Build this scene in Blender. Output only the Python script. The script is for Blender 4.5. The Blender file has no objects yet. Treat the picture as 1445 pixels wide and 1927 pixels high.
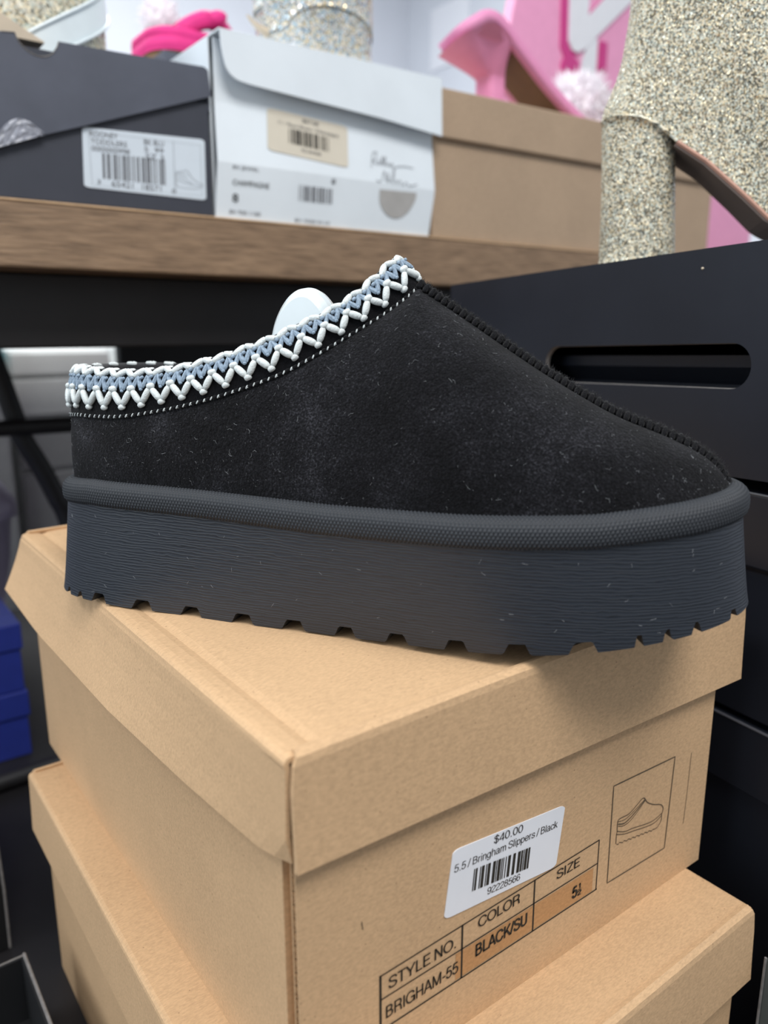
import bpy, bmesh, math, random
import numpy as np
from mathutils import Vector, Matrix

random.seed(7); rng = np.random.default_rng(7)
SC = bpy.context.scene
COL = SC.collection
EYE = 1.02                      # height of the lens above the shop floor

# ------------------------------------------------------------------ camera, world, lights, exposure
cam_d = bpy.data.cameras.new('camera'); cam = bpy.data.objects.new('camera', cam_d); COL.objects.link(cam)
CR = ((0.80058643, -0.13705529, 0.58333285), (-0.59921333, -0.17957149, 0.78019066), (-0.00217931, -0.97415088, -0.22588785))
m = Matrix.Identity(4)
for i in range(3):
    m[i][0] = CR[i][0]; m[i][1] = -CR[i][1]; m[i][2] = -CR[i][2]
m[2][3] = EYE
cam.matrix_world = m
cam_d.sensor_fit = 'VERTICAL'; cam_d.sensor_height = 36.0; cam_d.sensor_width = 36.0
cam_d.lens = 1462.0 / 1927.0 * 36.0
cam_d.clip_start = 0.01; cam_d.clip_end = 50
cam_d.dof.use_dof = True; cam_d.dof.focus_distance = 0.30; cam_d.dof.aperture_fstop = cam_d.lens / 3.6
SC.camera = cam

W = bpy.data.worlds.new('world'); SC.world = W; W.use_nodes = True
W.node_tree.nodes['Background'].inputs['Color'].default_value = (0.86, 0.93, 1.0, 1)
W.node_tree.nodes['Background'].inputs['Strength'].default_value = 0.55

def area(name, loc, target, size, power, color=(1, 1, 1)):
    d = bpy.data.lights.new(name, 'AREA'); d.shape = 'RECTANGLE'; d.size, d.size_y = size; d.energy = power; d.color = color
    o = bpy.data.objects.new(name, d); COL.objects.link(o)
    o.location = (loc[0], loc[1], loc[2] + EYE)
    o.rotation_euler = (Vector(target) - Vector(loc)).to_track_quat('-Z', 'Y').to_euler()
    return o
area('ceiling_light_front', (0.10, -0.75, 1.65), (0.12, 0.1, -0.8), (1.2, 0.7), 38, (1.0, 0.98, 0.95))
area('ceiling_light_side', (-1.2, 0.9, 1.75), (-0.9, 0.8, -1.0), (1.2, 0.6), 26, (0.94, 0.98, 1.0))
area('ceiling_light_back', (1.3, 1.9, 1.75), (1.3, 1.9, -1.0), (1.2, 0.6), 36, (0.97, 0.99, 1.0))
area('ceiling_light_aisle', (0.0, 2.4, 1.75), (0.0, 2.3, -1.0), (1.6, 0.6), 30, (0.97, 0.99, 1.0))
area('shop_window_light', (-2.3, 0.35, 0.75), (0.2, 0.3, -0.1), (1.6, 1.8), 26, (0.86, 0.94, 1.0))

SC.view_settings.view_transform = 'Standard'; SC.view_settings.look = 'None'
SC.view_settings.gamma = 1.0; SC.view_settings.use_curve_mapping = False
SC.view_settings.exposure = -0.06

# ------------------------------------------------------------------ materials
def lin(c):
    return tuple(((v / 255) / 12.92 if v / 255 <= 0.04045 else ((v / 255 + 0.055) / 1.055) ** 2.4) for v in c) + (1,)

class N:
    def __init__(s, name):
        s.m = bpy.data.materials.new(name); s.m.use_nodes = True
        s.t = s.m.node_tree; s.b = s.t.nodes['Principled BSDF']
    def n(s, typ, **kw):
        nd = s.t.nodes.new(typ)
        for k, v in kw.items():
            if k.startswith('i_'):
                key = k[2:]
                nd.inputs[int(key) if key.isdigit() else key].default_value = v
            else: setattr(nd, k, v)
        return nd
    def l(s, a, b): s.t.links.new(a, b)
    def p(s, **kw):
        for k, v in kw.items(): s.b.inputs[k.replace('_', ' ')].default_value = v
    def coord(s, kind='Object'): return s.n('ShaderNodeTexCoord').outputs[kind]
    def mapped(s, scale, kind='Object'):
        mp = s.n('ShaderNodeMapping'); mp.inputs['Scale'].default_value = scale; s.l(s.coord(kind), mp.inputs['Vector']); return mp.outputs['Vector']
    def noise(s, vec, scale, detail=3, rough=0.55):
        nd = s.n('ShaderNodeTexNoise'); nd.inputs['Scale'].default_value = scale; nd.inputs['Detail'].default_value = detail; nd.inputs['Roughness'].default_value = rough
        s.l(vec, nd.inputs['Vector']); return nd.outputs['Fac']
    def ramp(s, fac, stops):
        r = s.n('ShaderNodeValToRGB'); e = r.color_ramp.elements
        e[0].position, e[0].color = stops[0]; e[1].position, e[1].color = stops[-1]
        for pos, c in stops[1:-1]:
            x = e.new(pos); x.color = c
        s.l(fac, r.inputs['Fac']); return r.outputs['Color']
    def mix(s, fac, a, b, typ='MIX'):
        x = s.n('ShaderNodeMix', data_type='RGBA', blend_type=typ)
        for inp, v in ((x.inputs[0], fac), (x.inputs[6], a), (x.inputs[7], b)):
            if hasattr(v, 'links'): s.l(v, inp)
            else: inp.default_value = v
        return x.outputs[2]
    def math(s, op, a, b=None):
        x = s.n('ShaderNodeMath', operation=op)
        for i, v in enumerate((a, b)):
            if v is None: continue
            if hasattr(v, 'links'): s.l(v, x.inputs[i])
            else: x.inputs[i].default_value = v
        return x.outputs[0]
    def bump(s, h, dist, strength=1.0):
        b = s.n('ShaderNodeBump'); b.inputs['Distance'].default_value = dist; b.inputs['Strength'].default_value = strength
        s.l(h, b.inputs['Height']); s.l(b.outputs['Normal'], s.b.inputs['Normal'])

def plain(name, rgb, rough=0.5, var=0.08, scale=60, metal=0.0, bump=0.0, bscale=300, spec=0.5, coat=0.0, sheen=0.0):
    k = N(name); c = lin(rgb); v = k.coord()
    lo = tuple(x * (1 - var) for x in c[:3]) + (1,); hi = tuple(min(1, x * (1 + var)) for x in c[:3]) + (1,)
    k.l(k.ramp(k.noise(v, scale), [(0.3, lo), (0.7, hi)]), k.b.inputs['Base Color'])
    k.p(Roughness=rough, Metallic=metal); k.b.inputs['Specular IOR Level'].default_value = spec
    k.b.inputs['Coat Weight'].default_value = coat; k.b.inputs['Sheen Weight'].default_value = sheen
    if bump: k.bump(k.noise(v, bscale), bump)
    return k.m

def kraft_mat(name, rgb):
    k = N(name); v = k.coord(); c = lin(rgb)
    fib = k.noise(k.mapped((500, 1400, 900)), 1.0, 4, 0.6)
    blot = k.noise(v, 22, 4)
    lo = tuple(x * 0.76 for x in c[:3]) + (1,); hi = tuple(min(1, x * 1.15) for x in c[:3]) + (1,)
    col = k.ramp(fib, [(0.3, lo), (0.7, hi)])
    col = k.mix(0.35, col, k.ramp(blot, [(0.35, tuple(x * 0.9 for x in c[:3]) + (1,)), (0.65, tuple(min(1, x * 1.08) for x in c[:3]) + (1,))]))
    vo = k.n('ShaderNodeTexVoronoi'); vo.inputs['Scale'].default_value = 190; k.l(v, vo.inputs['Vector'])
    spot = k.math('LESS_THAN', vo.outputs['Distance'], 0.055)
    col = k.mix(k.math('MULTIPLY', spot, 0.55), col, lin((110, 80, 55)))
    k.l(col, k.b.inputs['Base Color']); k.p(Roughness=0.72); k.b.inputs['Specular IOR Level'].default_value = 0.3
    k.bump(fib, 0.00012, 0.7)
    return k.m

M = {}
M['kraft'] = kraft_mat('kraft_card', (203, 168, 130))
M['kraft_in'] = kraft_mat('kraft_card_raw_edge', (170, 132, 94))
M['tan'] = kraft_mat('tan_card', (178, 154, 130))
M['ink'] = plain('black_print', (36, 33, 28), 0.6)
M['ink_soft'] = plain('grey_print', (84, 84, 90), 0.6)
M['ink_thin'] = plain('brown_black_print', (88, 76, 60), 0.6)
M['ink_pale'] = plain('pale_grey_print', (140, 146, 152), 0.6)
M['overprint'] = kraft_mat('brown_overprint', (190, 142, 96))
M['sticker'] = plain('white_sticker', (232, 234, 240), 0.42, 0.02)
M['sticker_warm'] = plain('cream_sticker', (216, 208, 192), 0.5, 0.02)
M['sticker_blue'] = plain('pale_label', (214, 224, 234), 0.5, 0.02)
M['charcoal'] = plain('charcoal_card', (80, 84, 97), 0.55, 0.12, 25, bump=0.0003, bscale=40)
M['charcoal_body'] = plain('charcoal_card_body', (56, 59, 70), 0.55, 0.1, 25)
M['white_card'] = plain('white_card', (230, 238, 245), 0.5, 0.03, 20)
M['black_card'] = plain('black_card', (29, 32, 41), 0.42, 0.12, 18, bump=0.0002, bscale=60, spec=0.45)
M['black_board'] = plain('dull_black_board', (17, 18, 21), 0.6)
M['board_edge'] = plain('grey_board_edge', (120, 116, 114), 0.8, 0.2, 300)
M['green_card'] = plain('grey_green_card', (74, 80, 80), 0.6)
M['blue_card'] = plain('blue_card', (32, 46, 126), 0.5, 0.08)
M['teal'] = plain('teal_card', (88, 140, 146), 0.6)
M['steel'] = plain('black_powder_coated_steel', (30, 28, 30), 0.5, 0.15, 40)
M['fabric_black'] = plain('black_knit', (17, 17, 20), 0.95, 0.3, 900, bump=0.0004, bscale=1500, spec=0.1, sheen=0.1)
M['fuzz'] = plain('black_fuzz', (40, 39, 41), 0.95, 0.3, 900, spec=0.1, sheen=0.2)
M['cord_white'] = plain('white_cord', (216, 222, 222), 0.75, 0.08, 1500, bump=0.0003, bscale=1800, spec=0.2)
M['cord_blue'] = plain('slate_blue_cord', (146, 163, 180), 0.8, 0.2, 1300, bump=0.0003, bscale=1800, spec=0.2)
M['lint'] = plain('pale_lint', (175, 178, 182), 0.8)
M['white_plastic'] = plain('glossy_white_plastic', (222, 232, 236), 0.18, 0.02, coat=0.4)
M['white_paint'] = plain('white_paint', (222, 224, 222), 0.5, 0.03)
M['grey_paint'] = plain('grey_paint', (168, 168, 168), 0.6, 0.05)
M['lilac'] = plain('lilac_grey_plastic', (168, 158, 180), 0.45, 0.1, 10)
M['pink'] = plain('pink_satin', (232, 150, 192), 0.55, 0.04)
M['pink_sole'] = plain('dusty_pink_lining', (216, 132, 146), 0.6, 0.06)
M['hot_pink'] = plain('hot_pink_fabric', (224, 48, 132), 0.7, 0.12, 40)
M['brown_sole'] = plain('brown_outsole', (108, 78, 44), 0.6, 0.1)
M['shank'] = plain('taupe_outsole', (118, 102, 94), 0.6, 0.06)
M['welt'] = plain('tan_welt', (176, 132, 114), 0.6, 0.06)
M['sign_pink'] = plain('pink_sign_board', (240, 164, 202), 0.5, 0.03)
M['magenta'] = plain('magenta_paint', (204, 62, 136), 0.5, 0.03)
M['fluff'] = plain('white_fluff', (250, 245, 250), 0.95, 0.05, sheen=0.5)
M['beige'] = plain('beige_leather', (206, 190, 168), 0.5, 0.05)
M['strap'] = plain('white_leather', (226, 236, 240), 0.35, 0.03)
M['wall'] = plain('off_white_wall', (212, 216, 224), 0.8, 0.02, 3)
M['floor'] = plain('grey_floor', (70, 70, 72), 0.6, 0.1, 4)
M['crumple'] = plain('crumpled_clear_tape', (150, 153, 164), 0.3, 0.3, 120, bump=0.001, bscale=90)

def wood():
    k = N('brown_wood'); v = k.mapped((6, 60, 60))
    n1 = k.noise(v, 3.0, 6, 0.65); n2 = k.noise(k.mapped((30, 420, 420)), 1.5, 3)
    c = k.ramp(n1, [(0.28, lin((96, 76, 58))), (0.5, lin((142, 116, 92))), (0.72, lin((168, 140, 112)))])
    c = k.mix(0.4, c, k.ramp(n2, [(0.35, lin((84, 66, 50))), (0.65, lin((164, 136, 108)))]))
    k.l(c, k.b.inputs['Base Color']); k.p(Roughness=0.6); k.bump(n2, 0.0006, 0.7); return k.m
M['wood'] = wood()

def suede():
    k = N('black_suede'); v = k.coord()
    nap = k.noise(v, 1300, 3, 0.7); patch = k.noise(v, 38, 5, 0.62)
    f = k.math('ADD', k.math('MULTIPLY', nap, 0.62), k.math('MULTIPLY', patch, 0.38))
    k.l(k.ramp(f, [(0.36, lin((4, 4, 5))), (0.5, lin((19, 19, 22))), (0.58, lin((34, 34, 38))), (0.68, lin((70, 70, 76)))]), k.b.inputs['Base Color'])
    k.p(Roughness=0.95); k.b.inputs['Specular IOR Level'].default_value = 0.12
    k.b.inputs['Sheen Weight'].default_value = 0.05; k.b.inputs['Sheen Roughness'].default_value = 0.45
    k.bump(k.math('ADD', nap, k.math('MULTIPLY', k.noise(v, 520, 2), 0.8)), 0.0009, 1.0); return k.m
M['suede'] = suede()

def sole_mat():
    k = N('grained_black_rubber'); uv = k.n('ShaderNodeUVMap'); uv.uv_map = 'UVMap'
    mp = k.n('ShaderNodeMapping'); mp.inputs['Scale'].default_value = (85, 420, 1); k.l(uv.outputs[0], mp.inputs['Vector'])
    wob = k.noise(mp.outputs[0], 0.9, 2, 0.5)
    mp3 = k.n('ShaderNodeMapping'); mp3.inputs['Scale'].default_value = (330, 420, 1); k.l(uv.outputs[0], mp3.inputs['Vector']); wob2 = k.noise(mp3.outputs[0], 1.0, 2)
    sep = k.n('ShaderNodeSeparateXYZ'); k.l(uv.outputs[0], sep.inputs[0])
    ph = k.math('ADD', k.math('MULTIPLY', sep.outputs[1], 2 * math.pi / 0.00118), k.math('ADD', k.math('MULTIPLY', wob, 11.0), k.math('MULTIPLY', wob2, 3.5)))
    h0 = k.math('POWER', k.math('ABSOLUTE', k.math('SINE', k.math('MULTIPLY', ph, 0.5))), 0.5)
    mp2 = k.n('ShaderNodeMapping'); mp2.inputs['Scale'].default_value = (70, 900, 1); k.l(uv.outputs[0], mp2.inputs['Vector'])
    n2 = k.noise(mp2.outputs[0], 1.0, 3, 0.6)
    rg = k.math('MULTIPLY', k.math('ABSOLUTE', k.math('SUBTRACT', n2, 0.5)), 5.0)
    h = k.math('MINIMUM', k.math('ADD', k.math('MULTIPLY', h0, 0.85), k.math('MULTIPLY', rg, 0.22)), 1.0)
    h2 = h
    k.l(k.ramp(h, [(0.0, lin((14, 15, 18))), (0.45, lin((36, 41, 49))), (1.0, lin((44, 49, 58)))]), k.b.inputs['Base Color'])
    k.p(Roughness=0.48); k.b.inputs['Specular IOR Level'].default_value = 0.5
    k.bump(h2, 0.00018, 0.8); return k.m
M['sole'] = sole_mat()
M['rubber'] = plain('plain_black_rubber', (40, 43, 48), 0.6)

M['rand'] = plain('pebbled_black_rubber', (46, 49, 54), 0.6, 0.06, 200, spec=0.4)

def glitter(name, rgb, cell, tint, spread=1.1, metal=0.6):
    k = N(name); v = k.coord()
    vo = k.n('ShaderNodeTexVoronoi'); vo.inputs['Scale'].default_value = 1.0 / cell; k.l(v, vo.inputs['Vector'])
    c = lin(rgb)
    sep = k.n('ShaderNodeSeparateColor'); k.l(vo.outputs['Color'], sep.inputs[0])
    warm = tuple(1 - tint * x for x in (0, 0.35, 1.2)) + (1,); cool = tuple(1 - tint * x for x in (1.1, 0.4, 0)) + (1,)
    hue = k.ramp(sep.outputs[0], [(0.25, warm), (0.5, (1, 1, 1, 1)), (0.75, cool)])
    base = k.mix(1.0, k.ramp(sep.outputs[1], [(0.1, tuple(x * 0.7 for x in c[:3]) + (1,)), (0.9, tuple(min(1, x * 1.3) for x in c[:3]) + (1,))]), hue, 'MULTIPLY')
    flake = k.math('LESS_THAN', sep.outputs[2], metal); k.l(k.math('MULTIPLY', flake, 0.72), k.b.inputs['Metallic'])
    k.l(base, k.b.inputs['Base Color'])
    sub = k.n('ShaderNodeVectorMath', operation='SUBTRACT'); k.l(vo.outputs['Color'], sub.inputs[0]); sub.inputs[1].default_value = (0.5, 0.5, 0.5)
    sc = k.n('ShaderNodeVectorMath', operation='SCALE'); k.l(sub.outputs[0], sc.inputs[0]); k.l(k.math('ADD', k.math('MULTIPLY', flake, spread - 0.3), 0.3), sc.inputs['Scale'])
    ge = k.n('ShaderNodeNewGeometry')
    ad = k.n('ShaderNodeVectorMath', operation='ADD'); k.l(ge.outputs['Normal'], ad.inputs[0]); k.l(sc.outputs[0], ad.inputs[1])
    nm = k.n('ShaderNodeVectorMath', operation='NORMALIZE'); k.l(ad.outputs[0], nm.inputs[0]); k.l(nm.outputs[0], k.b.inputs['Normal'])
    k.l(k.math('SUBTRACT', 0.6, k.math('MULTIPLY', flake, 0.44)), k.b.inputs['Roughness']); return k.m
M['gold_glitter'] = glitter('gold_glitter', (216, 206, 186), 0.0007, 0.20, 1.25, 0.5)
M['rhinestone'] = glitter('rhinestones', (204, 199, 200), 0.0013, 0.40, 1.25, 0.42)
M['rhinestone_warm'] = glitter('warm_rhinestones', (206, 199, 182), 0.0017, 0.15, 1.0, 0.35)

# ------------------------------------------------------------------ object helpers (geometry is written from the lens: x along the shelf, y away, z up)
ORG = {}
def thing(name, label, cat, loc=(0, 0, 0), group=None):
    o = bpy.data.objects.new(name, None); COL.objects.link(o); o.empty_display_size = 0.02
    o.location = (loc[0], loc[1], loc[2] + EYE); ORG[o] = np.array(loc, float)
    o['label'] = label; o['category'] = cat
    if group: o['group'] = group
    return o
def mesh(name, V, F, mat, parent=None, smooth=False, uv=None):
    V = np.asarray(V, float).reshape(-1, 3)
    org = ORG[parent] if parent is not None else np.array([0, 0, -EYE])
    me = bpy.data.meshes.new(name)
    me.from_pydata((V - org).tolist(), [], [list(map(int, f)) for f in F]); me.validate()
    if isinstance(mat, str): mat = M[mat]
    me.materials.append(mat)
    if uv is not None:
        ul = me.uv_layers.new(name='UVMap'); idx = np.zeros(len(me.loops), int); me.loops.foreach_get('vertex_index', idx)
        ul.data.foreach_set('uv', np.asarray(uv, float)[idx].ravel())
    me.polygons.foreach_set('use_smooth', [smooth] * len(me.polygons)); me.update()
    o = bpy.data.objects.new(name, me); COL.objects.link(o)
    if parent is not None: o.parent = parent; ORG[o] = org
    else: ORG[o] = org
    return o
def struct(o): o['kind'] = 'structure'; return o

class G:                                   # gathers pieces of ONE part
    def __init__(s): s.V = []; s.F = []; s.n = 0
    def add(s, V, F):
        V = np.asarray(V, float).reshape(-1, 3); s.V.append(V); s.F += [[int(i) + s.n for i in f] for f in F]; s.n += len(V); return s
    def out(s, name, mat, parent=None, smooth=False): return mesh(name, np.vstack(s.V), s.F, mat, parent, smooth)
    def box(s, a, b): return s.add(*box_vf(a, b))

def box_vf(a, b):
    x0, y0, z0 = a; x1, y1, z1 = b
    V = [(x0, y0, z0), (x1, y0, z0), (x1, y1, z0), (x0, y1, z0), (x0, y0, z1), (x1, y0, z1), (x1, y1, z1), (x0, y1, z1)]
    return V, [(0, 3, 2, 1), (4, 5, 6, 7), (0, 1, 5, 4), (1, 2, 6, 5), (2, 3, 7, 6), (3, 0, 4, 7)]
def bev(V, F, r, seg=2):
    bm = bmesh.new(); vs = [bm.verts.new(v) for v in V]
    for f in F: bm.faces.new([vs[i] for i in f])
    bmesh.ops.recalc_face_normals(bm, faces=bm.faces)
    ed = [e for e in bm.edges if len(e.link_faces) == 2 and e.calc_face_angle(0) > 0.5]
    bmesh.ops.bevel(bm, geom=ed, offset=r, segments=seg, affect='EDGES', profile=0.5, clamp_overlap=True)
    bm.verts.index_update(); V2 = [tuple(v.co) for v in bm.verts]; F2 = [[v.index for v in f.verts] for f in bm.faces]; bm.free(); return V2, F2
def bbox(a, b, r=0.001, seg=2): return bev(*box_vf(a, b), r, seg)
def prism(poly, y0, y1, r=0.0):            # outline in x,z given a real depth from y0 to y1
    n = len(poly); V = [(p[0], y0, p[1]) for p in poly] + [(p[0], y1, p[1]) for p in poly]
    F = [list(range(n))[::-1], list(range(n, 2 * n))] + [(i, (i + 1) % n, n + (i + 1) % n, n + i) for i in range(n)]
    return bev(V, F, r) if r else (V, F)
def grid_faces(nu, nv, cu=False, cv=False):
    F = []
    for i in range(nu if cu else nu - 1):
        for j in range(nv if cv else nv - 1):
            a = i * nv + j; b = ((i + 1) % nu) * nv + j; F.append((a, b, ((i + 1) % nu) * nv + (j + 1) % nv, i * nv + (j + 1) % nv))
    return F
def sheet(P, th):                          # curved board with thickness th
    P = np.asarray(P, float); nu, nv, _ = P.shape
    n = np.cross(np.gradient(P, axis=0), np.gradient(P, axis=1)); n /= np.linalg.norm(n, axis=2, keepdims=True) + 1e-12
    Q = P - n * th; k = nu * nv
    V = np.vstack([P.reshape(-1, 3), Q.reshape(-1, 3)]); F = grid_faces(nu, nv) + [f[::-1] for f in [tuple(i + k for i in g) for g in grid_faces(nu, nv)]]
    rim = [i * nv for i in range(nu)] + [(nu - 1) * nv + j for j in range(1, nv)] + [i * nv + nv - 1 for i in range(nu - 2, -1, -1)] + [j for j in range(nv - 2, 0, -1)]
    for a, b in zip(rim, rim[1:] + rim[:1]): F.append((a, a + k, b + k, b))
    return V, F
def smooth_path(p, k=8, closed=False):
    p = np.asarray(p, float); n = len(p); out = []
    for i in range(n if closed else n - 1):
        q = [p[(i + d) % n] if closed else p[min(max(i + d, 0), n - 1)] for d in (-1, 0, 1, 2)]
        for t in np.linspace(0, 1, k, endpoint=False):
            out.append(.5 * (2 * q[1] + (-q[0] + q[2]) * t + (2 * q[0] - 5 * q[1] + 4 * q[2] - q[3]) * t * t + (-q[0] + 3 * q[1] - 3 * q[2] + q[3]) * t ** 3))
    if not closed: out.append(p[-1])
    return np.array(out)
def tube(path, r, n=10, cap=True, closed=False):
    p = np.asarray(path, float); k = len(p); r = np.broadcast_to(np.asarray(r, float), (k,))
    t = (np.roll(p, -1, 0) - np.roll(p, 1, 0)) if closed else np.gradient(p, axis=0)
    t /= np.linalg.norm(t, axis=1, keepdims=True) + 1e-12
    up = np.array([0, 0, 1.]) if abs(t[0][2]) < 0.9 else np.array([1., 0, 0])
    V = []; u = np.cross(t[0], up); u /= np.linalg.norm(u)
    for i in range(k):
        u = u - t[i] * (u @ t[i]); u /= np.linalg.norm(u); w = np.cross(t[i], u)
        for j in range(n):
            a = 2 * math.pi * j / n; V.append(p[i] + r[i] * (math.cos(a) * u + math.sin(a) * w))
    F = grid_faces(k, n, closed, True)
    if cap and not closed: F += [list(range(n))[::-1], list(range((k - 1) * n, k * n))]
    return V, F
SPH = {}
def ellipsoid(c, ax, ay, az, nu=8, nv=6):  # axes are vectors
    key = (nu, nv)
    if key not in SPH:
        V = [(0, 0, 1)]; F = []
        for j in range(1, nv):
            for i in range(nu):
                th = math.pi * j / nv; ph = 2 * math.pi * i / nu; V.append((math.sin(th) * math.cos(ph), math.sin(th) * math.sin(ph), math.cos(th)))
        V.append((0, 0, -1)); b = len(V) - 1
        for i in range(nu):
            F.append((0, 1 + i, 1 + (i + 1) % nu)); F.append((b, 1 + (nv - 2) * nu + (i + 1) % nu, 1 + (nv - 2) * nu + i))
            for j in range(nv - 2): F.append((1 + j * nu + i, 1 + (j + 1) * nu + i, 1 + (j + 1) * nu + (i + 1) % nu, 1 + j * nu + (i + 1) % nu))
        SPH[key] = (np.array(V), F)
    V, F = SPH[key]
    return np.asarray(c) + V @ np.array([ax, ay, az]), F
def strand(p, q, r, side=None, sq=0.75, nu=8, nv=6):    # a plump length of cord from p to q
    p = np.asarray(p, float); q = np.asarray(q, float); d = (q - p) / 2; L = np.linalg.norm(d) + 1e-9
    s = np.cross(d, (0, 0, 1) if side is None else side); s /= np.linalg.norm(s) + 1e-9; w = np.cross(d / L, s)
    V0, F = ellipsoid((0, 0, 0), (1, 0, 0), (0, 1, 0), (0, 0, 1), nu, nv)
    V = V0.copy(); rad = np.sqrt(np.maximum(0, 1 - V[:, 2] ** 2)); scale = np.where(rad > 1e-6, rad ** 0.5 / np.maximum(rad, 1e-6), 0)
    V[:, 0] *= scale; V[:, 1] *= scale
    return (p + q) / 2 + V[:, :1] * s * r + V[:, 1:2] * w * r + V[:, 2:] * d * (1 + 0.25 * r / L), F

def text_vf(body, shear=0.0, bold=0.0, sp=1.0):
    c = bpy.data.curves.new('lettering', 'FONT'); c.body = body; c.shear = shear; c.offset = bold; c.space_character = sp; c.resolution_u = 4
    o = bpy.data.objects.new('lettering', c); COL.objects.link(o)
    dg = bpy.context.evaluated_depsgraph_get(); me = bpy.data.meshes.new_from_object(o.evaluated_get(dg))
    V = np.array([v.co[:] for v in me.vertices]); F = [list(p.vertices) for p in me.polygons]
    COL.objects.unlink(o); bpy.data.objects.remove(o); bpy.data.curves.remove(c); bpy.data.meshes.remove(me)
    return V, F
def text_on(body, u0, u1, w0, w1, to3, **kw):            # lettering filling the box u0..u1, w0..w1 of a face; to3 maps the face into space
    V, F = text_vf(body, **kw); lo = V.min(0); hi = V.max(0)
    uu = u0 + (V[:, 0] - lo[0]) / (hi[0] - lo[0]) * (u1 - u0); ww = w0 + (V[:, 1] - lo[1]) / (hi[1] - lo[1]) * (w1 - w0)
    return np.array([to3(a, b) for a, b in zip(uu, ww)]), F
def ell(cx, cy, rx, ry, n=14): return [(cx + rx * math.cos(2 * math.pi * i / n), cy + ry * math.sin(2 * math.pi * i / n)) for i in range(n + 1)]
_6 = [(.47, .78), (.40, .91), (.28, .955), (.14, .86), (.07, .62), (.07, .36), (.14, .13), (.28, .045), (.43, .13), (.49, .32), (.43, .51), (.29, .59), (.14, .52), (.07, .36)]
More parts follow.
